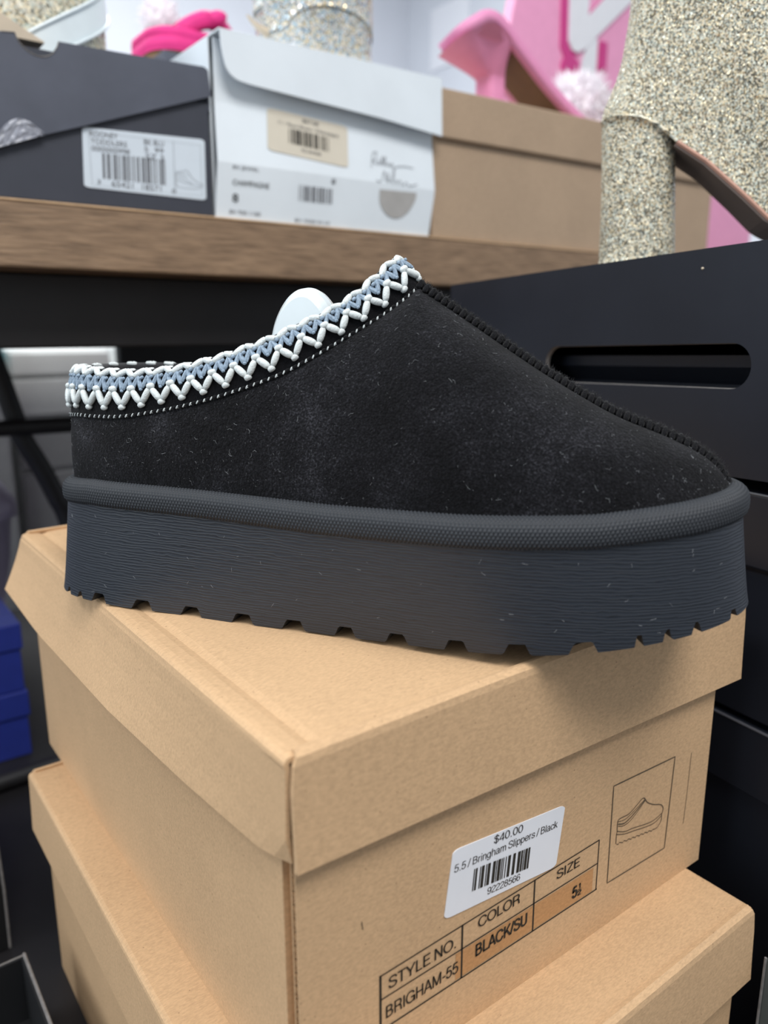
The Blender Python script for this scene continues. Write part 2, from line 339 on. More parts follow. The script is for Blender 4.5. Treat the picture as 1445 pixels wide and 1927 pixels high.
GL = {  # plain sans-serif letters as strokes: width, then curved (s) and straight (l) strokes
 'S': (.64, [('s', [(.57, .73), (.50, .89), (.32, .955), (.14, .88), (.09, .73), (.20, .58), (.44, .47), (.56, .35), (.56, .19), (.45, .07), (.31, .045), (.13, .11), (.06, .29)])]),
 'T': (.60, [('l', [(.02, .945), (.58, .945)]), ('l', [(.30, .945), (.30, 0)])]), 'Y': (.66, [('l', [(.03, 1), (.33, .42)]), ('l', [(.63, 1), (.33, .42)]), ('l', [(.33, .44), (.33, 0)])]),
 'L': (.54, [('l', [(.12, 1), (.12, .05)]), ('l', [(.065, .055), (.52, .055)])]), 'E': (.62, [('l', [(.12, 1), (.12, 0)]), ('l', [(.1, .945), (.57, .945)]), ('l', [(.1, .52), (.53, .52)]), ('l', [(.1, .055), (.59, .055)])]),
 'N': (.72, [('l', [(.12, 0), (.12, 1)]), ('l', [(.12, .97), (.60, .03)]), ('l', [(.60, 0), (.60, 1)])]), 'O': (.78, [('s', ell(.39, .5, .33, .455))]), '.': (.28, [('l', [(.14, 0), (.14, .13)])]), ' ': (.22, []),
 'B': (.67, [('l', [(.12, 0), (.12, 1)]), ('l', [(.1, .945), (.32, .945)]), ('l', [(.1, .53), (.34, .53)]), ('l', [(.1, .055), (.34, .055)]), ('s', [(.32, .945), (.46, .91), (.53, .74), (.46, .58), (.34, .53)]), ('s', [(.34, .53), (.51, .47), (.58, .29), (.51, .11), (.34, .055)])]),
 'R': (.70, [('l', [(.12, 0), (.12, 1)]), ('l', [(.1, .945), (.38, .945)]), ('l', [(.1, .48), (.38, .48)]), ('s', [(.38, .945), (.53, .90), (.59, .72), (.53, .53), (.38, .48)]), ('s', [(.40, .48), (.54, .42), (.58, .26), (.60, .08), (.64, 0)])]),
 'I': (.28, [('l', [(.14, 0), (.14, 1)])]), 'G': (.78, [('s', [(.68, .72), (.58, .89), (.40, .955), (.19, .87), (.07, .64), (.07, .36), (.18, .13), (.39, .045), (.58, .11), (.68, .28), (.70, .46)]), ('l', [(.42, .46), (.75, .46)]), ('l', [(.70, .48), (.70, 0)])]),
 'H': (.72, [('l', [(.12, 0), (.12, 1)]), ('l', [(.60, 0), (.60, 1)]), ('l', [(.1, .52), (.62, .52)])]), 'A': (.68, [('l', [(.04, 0), (.34, 1)]), ('l', [(.64, 0), (.34, 1)]), ('l', [(.14, .32), (.54, .32)])]),
 'M': (.84, [('l', [(.11, 0), (.11, 1)]), ('l', [(.11, .97), (.42, .06)]), ('l', [(.42, .06), (.73, .97)]), ('l', [(.73, 0), (.73, 1)])]), '-': (.36, [('l', [(.05, .36), (.31, .36)])]),
 'C': (.72, [('s', [(.65, .70), (.56, .88), (.38, .955), (.18, .87), (.07, .64), (.07, .36), (.18, .13), (.38, .045), (.56, .12), (.66, .33)])]), 'K': (.68, [('l', [(.12, 0), (.12, 1)]), ('l', [(.14, .38), (.62, 1)]), ('l', [(.30, .56), (.66, 0)])]),
 '/': (.30, [('l', [(.01, -.03), (.29, 1.02)])]), 'U': (.72, [('l', [(.12, 1), (.12, .36)]), ('l', [(.60, 1), (.60, .36)]), ('s', [(.12, .38), (.14, .17), (.25, .06), (.36, .045), (.47, .06), (.58, .17), (.60, .38)])]),
 'Z': (.62, [('l', [(.05, .945), (.57, .945)]), ('l', [(.56, .93), (.06, .07)]), ('l', [(.04, .055), (.58, .055)])]),
 '$': (.56, [('s', [(.48, .70), (.42, .86), (.28, .91), (.13, .84), (.08, .70), (.17, .57), (.38, .47), (.48, .36), (.48, .20), (.39, .08), (.27, .05), (.12, .11), (.06, .29)]), ('l', [(.28, -.08), (.28, 1.04)])]),
 '0': (.56, [('s', ell(.28, .5, .21, .455))]), '1': (.56, [('l', [(.35, 0), (.35, 1)]), ('s', [(.12, .76), (.24, .80), (.32, .90), (.34, .98)])]),
 '2': (.56, [('s', [(.07, .68), (.13, .87), (.28, .955), (.44, .88), (.49, .70), (.41, .52), (.22, .34), (.10, .18), (.06, .06)]), ('l', [(.03, .055), (.51, .055)])]),
 '4': (.56, [('l', [(.40, 0), (.40, .98)]), ('l', [(.40, .95), (.05, .27)]), ('l', [(.03, .27), (.53, .27)])]),
 '5': (.56, [('l', [(.48, .93), (.15, .93)]), ('l', [(.16, .96), (.09, .46)]), ('s', [(.09, .47), (.18, .575), (.30, .60), (.44, .51), (.49, .32), (.43, .12), (.27, .045), (.12, .11), (.06, .26)])]),
 '6': (.56, [('s', _6)]), '9': (.56, [('s', [(.56 - x, 1 - y) for x, y in _6])]), '8': (.56, [('s', ell(.28, .74, .175, .21)), ('s', ell(.28, .29, .215, .245))]),
 'r': (.34, [('l', [(.10, 0), (.10, .72)]), ('s', [(.10, .46), (.16, .63), (.31, .68)])]), 'i': (.22, [('l', [(.11, 0), (.11, .72)]), ('l', [(.11, .88), (.11, 1)])]),
 'n': (.55, [('l', [(.10, 0), (.10, .72)]), ('s', [(.10, .46), (.17, .63), (.29, .69), (.41, .63), (.45, .48)]), ('l', [(.45, .50), (.45, 0)])]),
 'h': (.55, [('l', [(.10, 0), (.10, 1)]), ('s', [(.10, .46), (.17, .63), (.29, .69), (.41, .63), (.45, .48)]), ('l', [(.45, .50), (.45, 0)])]),
 'm': (.82, [('l', [(.10, 0), (.10, .72)]), ('s', [(.10, .48), (.16, .63), (.27, .69), (.37, .63), (.41, .48)]), ('l', [(.41, .50), (.41, 0)]), ('s', [(.41, .48), (.48, .63), (.58, .69), (.68, .63), (.72, .48)]), ('l', [(.72, .50), (.72, 0)])]),
 'g': (.56, [('s', ell(.26, .355, .20, .32)), ('l', [(.46, .72), (.46, -.02)]), ('s', [(.46, 0), (.42, -.17), (.27, -.235), (.12, -.19), (.07, -.09)])]),
 'p': (.56, [('s', ell(.30, .355, .20, .32)), ('l', [(.10, .72), (.10, -.27)])]), 'l': (.22, [('l', [(.11, 0), (.11, 1)])]),
 'e': (.56, [('s', [(.08, .36), (.49, .36), (.46, .55), (.38, .66), (.28, .69), (.14, .61), (.07, .40), (.09, .20), (.18, .06), (.30, .035), (.42, .10), (.48, .21)])]),
 's': (.50, [('s', [(.43, .51), (.38, .64), (.25, .68), (.12, .62), (.09, .51), (.17, .41), (.34, .34), (.43, .26), (.42, .13), (.33, .05), (.23, .04), (.10, .09), (.05, .22)])]),
 'a': (.55, [('s', [(.09, .50), (.14, .63), (.27, .69), (.40, .63), (.43, .50)]), ('l', [(.43, .52), (.43, .10)]), ('s', [(.43, .12), (.46, .03), (.52, .04)]), ('s', [(.43, .40), (.28, .37), (.12, .31), (.07, .18), (.12, .06), (.23, .035), (.36, .10), (.43, .24)])]),
 'c': (.50, [('s', [(.45, .48), (.39, .63), (.27, .69), (.14, .61), (.07, .40), (.09, .20), (.18, .06), (.29, .035), (.40, .10), (.46, .26)])]), 'k': (.50, [('l', [(.10, 0), (.10, 1)]), ('l', [(.11, .28), (.44, .72)]), ('l', [(.22, .42), (.47, 0)])]),
}
GL['e'] = (.56, [('l', [(.08, .37), (.48, .37)]), ('s', GL['e'][1][0][1][1:])])
def print_on(body, u0, u1, w0, w1, to3, wt=.115):        # lettering printed on a face, filling u0..u1, capitals from w0 to w1
    x = 0; g = G(); adv = []
    for ch in body: adv.append(x); x += GL[ch][0]
    lo, hi = 0.05, x - 0.05
    f = lambda a, b: to3(u0 + (a - lo) / (hi - lo) * (u1 - u0), w0 + b * (w1 - w0))
    for ch, ox in zip(body, adv):
        for kind, pts in GL[ch][1]:
            p = [(a + ox, b) for a, b in pts]; g.add(*line_on(smooth_path(p, 4) if kind == 's' else p, wt, f))
    return np.vstack(g.V), g.F
def resample_loop(P, n):
    P = np.vstack([P, P[:1]]); d = np.r_[0, np.cumsum(np.linalg.norm(np.diff(P, axis=0), axis=1))]; s = np.linspace(0, d[-1], n, endpoint=False); return np.stack([np.interp(s, d, P[:, k]) for k in range(3)], 1)
def quad_on(u0, u1, w0, w1, to3): return [to3(u0, w0), to3(u1, w0), to3(u1, w1), to3(u0, w1)], [(0, 1, 2, 3)]
def line_on(pts, wd, to3, closed=False):                 # printed line
    p = np.asarray(pts, float); n = len(p)
    t = (np.roll(p, -1, 0) - np.roll(p, 1, 0)) if closed else np.gradient(p, axis=0)
    t /= np.linalg.norm(t, axis=1, keepdims=True) + 1e-12; nn = np.stack([-t[:, 1], t[:, 0]], 1)
    V = [to3(*(a + b * wd / 2)) for a, b in zip(p, nn)] + [to3(*(a - b * wd / 2)) for a, b in zip(p, nn)]
    return V, [(i, (i + 1) % n, n + (i + 1) % n, n + i) for i in range(n if closed else n - 1)]
def barcode_on(u0, u1, w0, w1, to3, seed, n=38):
    r = random.Random(seed); ws = [r.choice((1, 1, 2, 3)) for _ in range(n)]; tot = sum(ws); g = G(); x = 0
    for i, w in enumerate(ws):
        if i % 2 == 0: g.add(*quad_on(u0 + (u1 - u0) * x / tot, u0 + (u1 - u0) * (x + w) / tot, w0, w1, to3))
        x += w
    return g
def rounded(u0, u1, w0, w1, r, k=5):
    out = []
    for cx, cy, a in ((u1 - r, w1 - r, 0), (u0 + r, w1 - r, 90), (u0 + r, w0 + r, 180), (u1 - r, w0 + r, 270)):
        for i in range(k + 1): b = math.radians(a + 90 * i / k); out.append((cx + r * math.cos(b), cy + r * math.sin(b)))
    return out

# ------------------------------------------------------------------ the room
g = G().box((-3, -2.5, -1.06), (6, 4.2, -1.02)); struct(g.out('floor', 'floor'))
g = G().box((-3, 3.3, -1.02), (2.62, 3.4, 2.0)); struct(g.out('wall_back', 'wall'))
g = G().box((2.62, -2.5, -1.02), (2.72, 3.4, 2.0)); struct(g.out('wall_right', 'wall'))

# ------------------------------------------------------------------ shelving unit
t = thing('display_shelf', 'brown wooden shelf board over black steel apron carrying the upper row of shoe boxes', 'shelf', (0.6, 0.58, 0.0426))
mesh('board', *bbox((-0.45, 0.58, 0.0426), (1.75, 1.12, 0.0858), 0.0016), 'wood', t)
mesh('raw_edge_highlight', *bbox((-0.45, 0.5792, 0.0846), (1.75, 0.5815, 0.0859), 0.0003), plain('raw_wood_highlight', (206, 172, 134), 0.6, 0.15, 40), t)  # edge highlight put into the pale colour of a raw wood strip
mesh('apron', *bbox((-0.45, 0.625, -0.0115), (1.75, 0.645, 0.0426), 0.002), 'steel', t)
mesh('back_panel', *bbox((0.36, 1.085, -0.372), (1.75, 1.105, 0.0426), 0.002), 'steel', t)
for x in (-0.42, 1.70): mesh('upright', *bbox((x, 1.06, -0.372), (x + 0.03, 1.08, 0.0426), 0.002), 'steel', t)
t = thing('display_platform', 'black platform under the stacks of shoe boxes', 'platform', (0.5, 0.4, -1.02))
mesh('deck', *bbox((-0.5, -0.05, -0.402), (1.75, 1.12, -0.372), 0.003), 'steel', t)
mesh('base', *bbox((-0.45, 0.0, -1.02), (1.70, 1.08, -0.402), 0.003), 'steel', t)

# ------------------------------------------------------------------ kraft shoe boxes
def kraft_box(label, x0, x1, y0, y1, zt, lidh_l, lidh_r, zb, flare, crown, bx0, bx1, group):
    t = thing('kraft_shoe_box', label, 'shoe box', ((x0 + x1) / 2, (y0 + y1) / 2, zb), group)
    # lid: one folded sheet over the top and the two long sides, then two end flaps
    ny = 44; ys = np.linspace(y0 + 0.0006, y1 - 0.0006, ny); s = (ys - y0) / (y1 - y0); P = []
    for y, q in zip(ys, s):
        fl = np.interp(q, [0, 0.03, 0.2, 0.42, 0.78, 1], flare); cor = max(0, 1 - q / 0.05)
        zl = zt - lidh_l + (0.004 if flare[-1] > 0.005 else 0) * max(0, q - 0.75) * 4 + 0.0015 * cor
        pr = [(x0 - fl + 0.003 * cor ** 2, zl)]
        for k in (0.75, 0.5, 0.25, 0.1): pr.append((x0 - fl * k ** 1.3 + 0.0006 * cor, zt + (zl - zt) * k))
        for a in (0, 30, 60, 90): pr.append((x0 + 0.0022 * (1 - math.cos(math.radians(a))), zt - 0.0022 * (1 - math.sin(math.radians(a)))))
        cb = crown * math.sin(math.pi * min(1, max(0, q))) ** 0.7
        for u in (0.018, 0.035, 0.048, 0.062, 0.085, 0.14, 0.25, 0.4, 0.5, 0.6, 0.75, 0.88, 0.97):
            dip = -0.0011 * math.exp(-((u - 0.048) / 0.012) ** 2) * (1 if crown else 0)
            pr.append((x0 + (x1 - x0) * u, zt + dip + cb * math.sin(math.pi * u) ** 0.8))
        for a in (90, 60, 30, 0): pr.append((x1 - 0.0022 * (1 - math.cos(math.radians(a))), zt - 0.0022 * (1 - math.sin(math.radians(a)))))
        for k in (0.3, 0.65, 1): pr.append((x1 + 0.0008 * k, zt - lidh_r * k))
        P.append([(x, y, z) for x, z in pr])
    lid = mesh('lid', *sheet(np.array(P)[::-1], 0.0016), 'kraft', t, smooth=False)
    for sgn, ye in ((-1, y0), (1, y1)):
        us = np.linspace(0, 1, 24); P = []
        for u in us:
            x = x0 + 0.0009 + (x1 - x0 - 0.0012) * u; h = lidh_l + (lidh_r - lidh_l) * u; row = []
            up = 0.45 * crown * math.sin(math.pi * u) ** 0.8
            xc = (x0 + x1) / 2; sx = lambda e: xc + (x - xc) * (1 - 2 * e / (x1 - x0))
            for yy, zz, e in ((0.0022, -0.0004, 0.003), (0.0012, -0.0001, 0.0028), (0.0003, -0.0007, 0.0022), (0.0, -0.0022, 0.0012)): row.append((sx(e), ye - sgn * yy, zt + zz + up))
            for k in (0.3, 0.6, 0.85, 1.0): row.append((sx(0.0004), ye + sgn * 0.0013 * k ** 1.3, zt - h * k))
            P.append(row)
        P = np.array(P); mesh('end_flap', *sheet(P if sgn < 0 else P[::-1], 0.0016), 'kraft', lid)
    # body
    body = mesh('body', *(lambda g: (np.vstack(g.V), g.F))(G()
        .add(*sheet(np.array([[(bx0 + 0.0005, y, z) for z in np.linspace(zb, zt - 0.004, 6)] for y in np.linspace(y1 - 0.003, y0 + 0.0082, 12)]), 0.003))
        .box((bx1 - 0.003, y0 + 0.0045, zb + 0.0004), (bx1, y1 - 0.002, zt - 0.004))
        .box((bx0 + 0.003, y1 - 0.005, zb), (bx1 - 0.003, y1 - 0.002, zt - 0.004))
        .box((bx0 + 0.0035, y0 + 0.0043, zb + 0.003), (bx0 + 0.0050, y0 + 0.016, zt - 0.004))
        .box((bx0 + 0.003, y0 + 0.004, zb), (bx1 - 0.003, y1 - 0.005, zb + 0.003))), 'kraft', t)
    g = G().box((bx0 + 0.0008, y0 + 0.0014, zb), (bx1, y0 + 0.0019, zt - 0.004)).box((bx0 + 0.0008, y0 + 0.0036, zb), (bx1, y0 + 0.0041, zt - 0.004))
    end = g.out('end_panel', 'kraft', body)
    zz = np.linspace(zb, zt - 0.005, 280); fl = np.array([[(bx0 + 0.0009 + dx, y0 + 0.00275 + 0.0009 * math.sin(2 * math.pi * z / 0.0046), z) for z in zz] for dx in (0, 0.012)])
    mesh('corrugation', *sheet(fl, 0.0002), 'kraft_in', body)
    return t, lid, body

YF = 0.1655
box1, lid1, body1 = kraft_box('kraft shoe box with a white price sticker, on top of the stack under the slipper',
    0.0904, 0.3222, YF, 0.4653, -0.1113, 0.0342, 0.0408, -0.2416, (0.001, 0.001, 0.0055, 0.0095, 0.0115, 0.0115), 0.0022, 0.0925, 0.3085, 'stacked kraft shoe boxes')
box2, lid2, body2 = kraft_box('unmarked kraft shoe box beneath the box with the white price sticker',
    0.0745, 0.2998, 0.1355, 0.4353, -0.2416, 0.0352, 0.0352, -0.372, (0.0, 0.0005, 0.001, 0.0012, 0.001, 0.001), 0.0, 0.0800, 0.2930, 'stacked kraft shoe boxes')
fy = YF + 0.0014
def face(d): return lambda u, w: (u, fy - d, w)
g = G()
for a in ([(0.1228, -0.2200), (0.1228, -0.1996), (0.2316, -0.1976), (0.2316, -0.2203)],): g.add(*line_on([(0.12285, -0.2206), (0.12285, -0.1992)], 0.0009, face(0.0002)))
g.add(*line_on([(0.1225, -0.1995), (0.2316, -0.1975)], 0.0005, face(0.0002))); g.add(*line_on([(0.1225, -0.2205), (0.2320, -0.2203)], 0.0006, face(0.0002)))
g.add(*line_on([(0.1228, -0.2086), (0.2314, -0.2081)], 0.0005, face(0.0002))); g.add(*line_on([(0.2315, -0.2204), (0.2315, -0.1975)], 0.0005, face(0.0002)))
g.add(*line_on([(0.1580, -0.2204), (0.1580, -0.1988)], 0.0008, face(0.0002))); g.add(*line_on([(0.1942, -0.2203), (0.1942, -0.1982)], 0.0007, face(0.0002)))
tab = g.out('printed_table', 'ink', box1)
for a, b in ((0.1552, 0.1577), (0.1585, 0.1938), (0.1947, 0.2290)): mesh('overprint_patch', *quad_on(a, b, -0.2198, -0.2092, face(0.0001)), 'overprint', tab)
for s, a, b, c, d, wt in (('STYLE NO.', 0.1262, 0.1552, -0.2062, -0.2017, .115), ('BRIGHAM-55', 0.1249, 0.1562, -0.2169, -0.2122, .115), ('COLOR', 0.1657, 0.1862, -0.2039, -0.1997, .115),
                          ('BLACK/SU', 0.1645, 0.1907, -0.2152, -0.2103, .16), ('SIZE', 0.2066, 0.2198, -0.2038, -0.1998, .115)):
    mesh('table_lettering', *print_on(s, a, b, c, d, face(0.0003), wt), 'ink', tab)
mesh('size_lettering', *(lambda g: (np.vstack(g.V), g.F))(G().add(*print_on('5', 0.2166, 0.2192, -0.2173, -0.2122, face(0.0003), .19)).add(*print_on('1', 0.2199, 0.2215, -0.2144, -0.2122, face(0.0003), .2)).add(*print_on('2', 0.2199, 0.2217, -0.2175, -0.2153, face(0.0003), .2)).add(*quad_on(0.2197, 0.2219, -0.21495, -0.2147, face(0.0003)))), 'ink', tab)
# printed picture of the slipper
g = G(); pic = [(0.2385, -0.1762), (0.2807, -0.1782), (0.2787, -0.2221), (0.2387, -0.2208)]
g.add(*line_on(np.vstack([np.linspace(pic[i], pic[(i + 1) % 4], 12, endpoint=False) for i in range(4)]), 0.00055, face(0.0002), True))
frame = g.out('printed_picture', 'ink_thin', box1)
def pp(x, y):                              # picture pixel (zoomed print) to the face
    a = np.array([(205, 545), (965, 185), (838, 1325), (115, 1765)], float); u = (x - 110) / 850; u = min(max(u, 0), 1)
    top = np.interp(x, [205, 965], [545, 185]); bot = np.interp(x, [115, 838], [1765, 1325]); w = (y - top) / (bot - top)
    xl = 205 + (115 - 205) * w; xr = 965 + (838 - 965) * w; u = (x - xl) / (xr - xl)
    P0, P1, P2, P3 = [np.array(p) for p in pic]
    return tuple((P0 * (1 - u) + P1 * u) * (1 - w) + (P3 * (1 - u) + P2 * u) * w)
g = G()
for L, wd in (([(240, 1110), (245, 1000), (270, 950), (380, 890), (480, 780), (560, 695), (610, 750), (690, 775), (780, 775), (815, 820), (795, 905)], 0.00038),
          ([(240, 1105), (330, 1110), (430, 1070), (560, 1030), (680, 980), (800, 880)], 0.00032), ([(232, 1145), (330, 1140), (450, 1100), (580, 1060), (700, 1005), (800, 905)], 0.00032),
          ([(240, 1110), (232, 1145), (222, 1265)], 0.00036), ([(795, 905), (790, 970), (740, 1060), (690, 1090)], 0.00034),
          ([(250, 985), (330, 960), (430, 870), (575, 715)], 0.00028), ([(250, 1040), (320, 1035), (420, 950), (580, 730)], 0.0003), ([(250, 1015), (325, 1005), (425, 910), (578, 722)], 0.0005)):
    g.add(*line_on([pp(*p) for p in smooth_path(L, 5)], wd, face(0.0002)))
zz = []
for i in range(9):
    x = 230 + i * 52; y = 1268 - i * 20
    zz += [(x, y), (x + 22, y + 2), (x + 34, y - 20), (x + 48, y - 22)]
g.add(*line_on([pp(*p) for p in zz], 0.00034, face(0.0002))); g.out('slipper_drawing', 'ink_thin', frame)
for L, wd in (([(0.1158, -0.1755), (0.1162, -0.1785)], 0.0003), ([(0.2935, -0.181), (0.2930, -0.200), (0.2922, -0.2155)], 0.00028)): mesh('pen_mark', *line_on(L, wd, face(0.0002)), 'ink_thin', box1)
# price sticker (stuck on at a slight angle)
SA = np.array([0.1492, -0.1921]); SU = np.array([0.0562, -0.0054]); SW = np.array([0.0036, 0.0249])
def st(d): return lambda u, w: (SA[0] + SU[0] * u + SW[0] * w, fy - d, SA[1] + SU[1] * u + SW[1] * w)
poly = rounded(0, 1, 0, 1, 0.06); poly = [(u, w if 0.1 < w < 0.9 else (1 - (1 - w) * 1.0 if w >= 0.9 else w)) for u, w in poly]
n = len(poly); V = [st(0.0004)(*p) for p in poly] + [st(0.0001)(*p) for p in poly]
stk = mesh('price_sticker', V, [list(range(n)), list(range(n, 2 * n))[::-1]] + [(i, n + i, n + (i + 1) % n, (i + 1) % n) for i in range(n)], 'sticker', box1)
def sp(p):                                  # face point -> sticker coordinates
    return np.linalg.solve(np.array([SU, SW]).T, np.array(p) - SA)
for s, a, b, hh in (('$40.00', (0.1716, -0.1727), (0.1858, -0.1741), 0.0033), ('5.5 / Bringham Slippers / Black', (0.1533, -0.1757), (0.2046, -0.1802), 0.0031), ('92228566', (0.1691, -0.1919), (0.1854, -0.1937), 0.0029)):
    a = np.array(a); b = np.array(b); d = (b - a) / np.linalg.norm(b - a); nrm = np.array([0.09, 0.996]) * hh
    def f3(u, w, a=a, b=b, nrm=nrm): q = a + (b - a) * u + nrm * w; return (q[0], fy - 0.0006, q[1])
    mesh('sticker_lettering', *print_on(s, 0, 1, 0, 0.95, f3, .085), 'ink', stk)
a = np.array((0.1617, -0.1869)); b = np.array((0.1909, -0.1909)); nrm = np.array([0.0008, 0.0084])
barcode_on(0, 1, 0, 1, lambda u, w: ((a + (b - a) * u + nrm * w)[0], fy - 0.0006, (a + (b - a) * u + nrm * w)[1]), 3).out('barcode', 'ink', stk)

# ------------------------------------------------------------------ the slipper
ANG = math.radians(-55.5); U = np.array([math.cos(ANG), math.sin(ANG), 0]); NV = np.array([-U[1], U[0], 0]); HEEL = np.array([0.101, 0.364, -0.1113])
def S3(a, v, z):
    a = np.asarray(a, float)[..., None]; v = np.asarray(v, float)[..., None]; z = np.asarray(z, float)[..., None]
    return HEEL + a * U + v * NV + z * np.array([0, 0, 1.])
slip = thing('platform_slipper', 'black suede platform slipper with white and blue braided collar, standing on the kraft shoe box', 'slipper', tuple(HEEL + 0.14 * U))
def half_to_loop(C, n=420):                # near-side half outline (heel to toe) -> closed loop of 2n points, evenly spaced
    C = np.asarray(C, float); Pm = np.vstack([[C[1][0], -C[1][1]], C, [C[-2][0], -C[-2][1]]]); out = []
    for i in range(len(C) - 1):
        p0, p1, p2, p3 = Pm[i:i + 4]
        for t in np.linspace(0, 1, 60, endpoint=False): out.append(.5 * ((2 * p1) + (-p0 + p2) * t + (2 * p0 - 5 * p1 + 4 * p2 - p3) * t * t + (-p0 + 3 * p1 - 3 * p2 + p3) * t ** 3))
    H = np.array(out + [C[-1]]); d = np.r_[0, np.cumsum(np.linalg.norm(np.diff(H, axis=0), axis=1))]; s = np.linspace(0, d[-1], n + 1)
    H = np.stack([np.interp(s, d, H[:, 0]), np.interp(s, d, H[:, 1])], 1)
    return np.vstack([H, (H * [1, -1])[-2:0:-1]])
OT = half_to_loop([(.003, 0), (.0055, -.015), (.0155, -.0265), (.037, -.0345), (.07, -.0378), (.10, -.0405), (.14, -.045), (.185, -.0495), (.213, -.0485), (.238, -.042), (.258, -.031), (.2705, -.016), (.2748, 0)])
OB = half_to_loop([(-.0065, 0), (-.0025, -.017), (.011, -.0295), (.035, -.0355), (.07, -.0368), (.10, -.0385), (.14, -.0400), (.185, -.0440), (.215, -.0452), (.24, -.0405), (.262, -.030), (.276, -.016), (.2812, 0)])
NL = len(OT); TOE = NL // 2
def zbot(a): return 0.0008 + 0.0012 * np.exp(-((a - 0.15) / 0.05) ** 2) + 0.0175 * np.clip((a - 0.13) / 0.151, 0, None) ** 2
def zwall(a): return np.interp(a, [-.006, .03, .08, .14, .187, .23, .26, .279], [.0405, .0435, .0435, .0425, .0435, .0455, .049, .0512])
def normals2(L):
    t = np.roll(L, -1, 0) - np.roll(L, 1, 0); t /= np.linalg.norm(t, axis=1, keepdims=True); return np.stack([t[:, 1], -t[:, 0]], 1) * -1
NT = normals2(OT)
if ((OT - OT.mean(0)) * NT).sum() < 0: NT = -NT
OT_IN = OT.copy(); OT = OT + NT * 0.0016
NB = normals2(OB)
if ((OB - OB.mean(0)) * NB).sum() < 0: NB = -NB
# lug notches along the lower edge
notch = np.zeros(NL); ab = OB[:, 0]
for c, hw, dp in ((.0094, .0013, .003), (.0182, .0013, .003), (.0297, .0036, .0042), (.0523, .0044, .0042), (.0759, .0043, .0042), (.0997, .0042, .0042), (.1218, .0042, .0042), (.1432, .0037, .0042), (.1637, .0038, .0042), (.1858, .0037, .0042), (.2069, .0040, .0042), (.2283, .0040, .0042), (.2455, .0011, .0042), (.2543, .0011, .0042), (.2632, .0011, .004), (.2752, .0010, .003)):
    x = np.abs(ab - c) / hw; prof = np.clip((1.15 - x) / 0.45, 0, 1) * dp
    notch = np.maximum(notch, prof)
zB = zbot(ab); zW = zwall(OT[:, 0]); rows = []; uvr = []
arc = np.r_[0, np.cumsum(np.linalg.norm(np.diff(OT, axis=0), axis=1))]
for k in np.r_[0, np.linspace(0.03, 1, 14)]:
    z = (zB + notch) + (zW - zB - notch) * k; o = OB + (OT - OB) * (((z - zB) / (zW - zB)) ** 0.85)[:, None]; rows.append(S3(o[:, 0], o[:, 1], z)); uvr.append(np.stack([arc, z], 1))
rows = np.array(rows); nr = len(rows)
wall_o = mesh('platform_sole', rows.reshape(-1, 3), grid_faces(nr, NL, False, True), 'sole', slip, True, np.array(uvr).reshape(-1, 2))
q1 = OB - NB * 0.011; q2 = OB - NB * 0.0112; q3 = OB - NB * 0.024
R = [rows[0], S3(q1[:, 0], q1[:, 1], zB + notch), S3(q2[:, 0], q2[:, 1], zB), S3(q3[:, 0], q3[:, 1], zB)]
V = np.vstack(R + [S3(OT[:, 0] - NT[:, 0] * 0.0, OT[:, 1], zW)]); F = grid_faces(4, NL, False, True) + [list(range(3 * NL, 4 * NL))] + [list(range(4 * NL, 5 * NL))]
mesh('tread', V, F, 'rubber', wall_o)
# pebbled rand
sec = [(-.006, .0002), (.0002, .0), (.0011, .0004), (.0016, .0014), (.0018, .0034), (.0016, .0056), (.0007, .0074), (-.0010, .0086), (-.0034, .0090), (-.0065, .0084)]
sec = smooth_path(sec, 4); ds = np.r_[0, np.cumsum(np.linalg.norm(np.diff(sec, axis=0), axis=1))]
per = arc[-1] + np.linalg.norm(OT[0] - OT[-1]); nP = round(per / 0.00142); PX = per / nP; nA = nP * 6
sa = np.linspace(0, per, nA, endpoint=False); cl = lambda A: np.stack([np.interp(sa, np.r_[arc, per], np.r_[A[:, k], A[0, k]]) for k in range(2)], 1)
OTf, NTf = cl(OT), cl(NT); NTf /= np.linalg.norm(NTf, axis=1, keepdims=True); zf = np.interp(sa, np.r_[arc, per], np.r_[zW, zW[0]])
sf = np.linspace(0, ds[-1], 66); sec = np.stack([np.interp(sf, ds, sec[:, k]) for k in range(2)], 1)
tn = np.gradient(sec, axis=0); tn /= np.linalg.norm(tn, axis=1, keepdims=True); sn = np.stack([tn[:, 1], -tn[:, 0]], 1)
QY = PX * 0.80; X, Y = np.meshgrid(sa, sf); best = np.full(X.shape, 9.0); r0 = np.floor(Y / QY)
for dr in (0, 1):
    r_ = r0 + dr; off = (r_ % 2) * 0.5; cx_ = (np.round(X / PX - off) + off) * PX; best = np.minimum(best, np.hypot(X - cx_, (Y - r_ * QY) * 1.05))
dome = np.clip(1 - (best / (PX * 0.54)) ** 2, 0, 1) ** 0.6 * 0.00075
rr = np.array([S3(OTf[:, 0] + NTf[:, 0] * (o - 0.0006 + n_[0] * d), OTf[:, 1] + NTf[:, 1] * (o - 0.0006 + n_[0] * d), zf + z + n_[1] * d) for (o, z), n_, d in zip(sec, sn, dome)])
mesh('rand', rr.reshape(-1, 3), grid_faces(len(sec), nA, False, True), 'rand', slip, True)

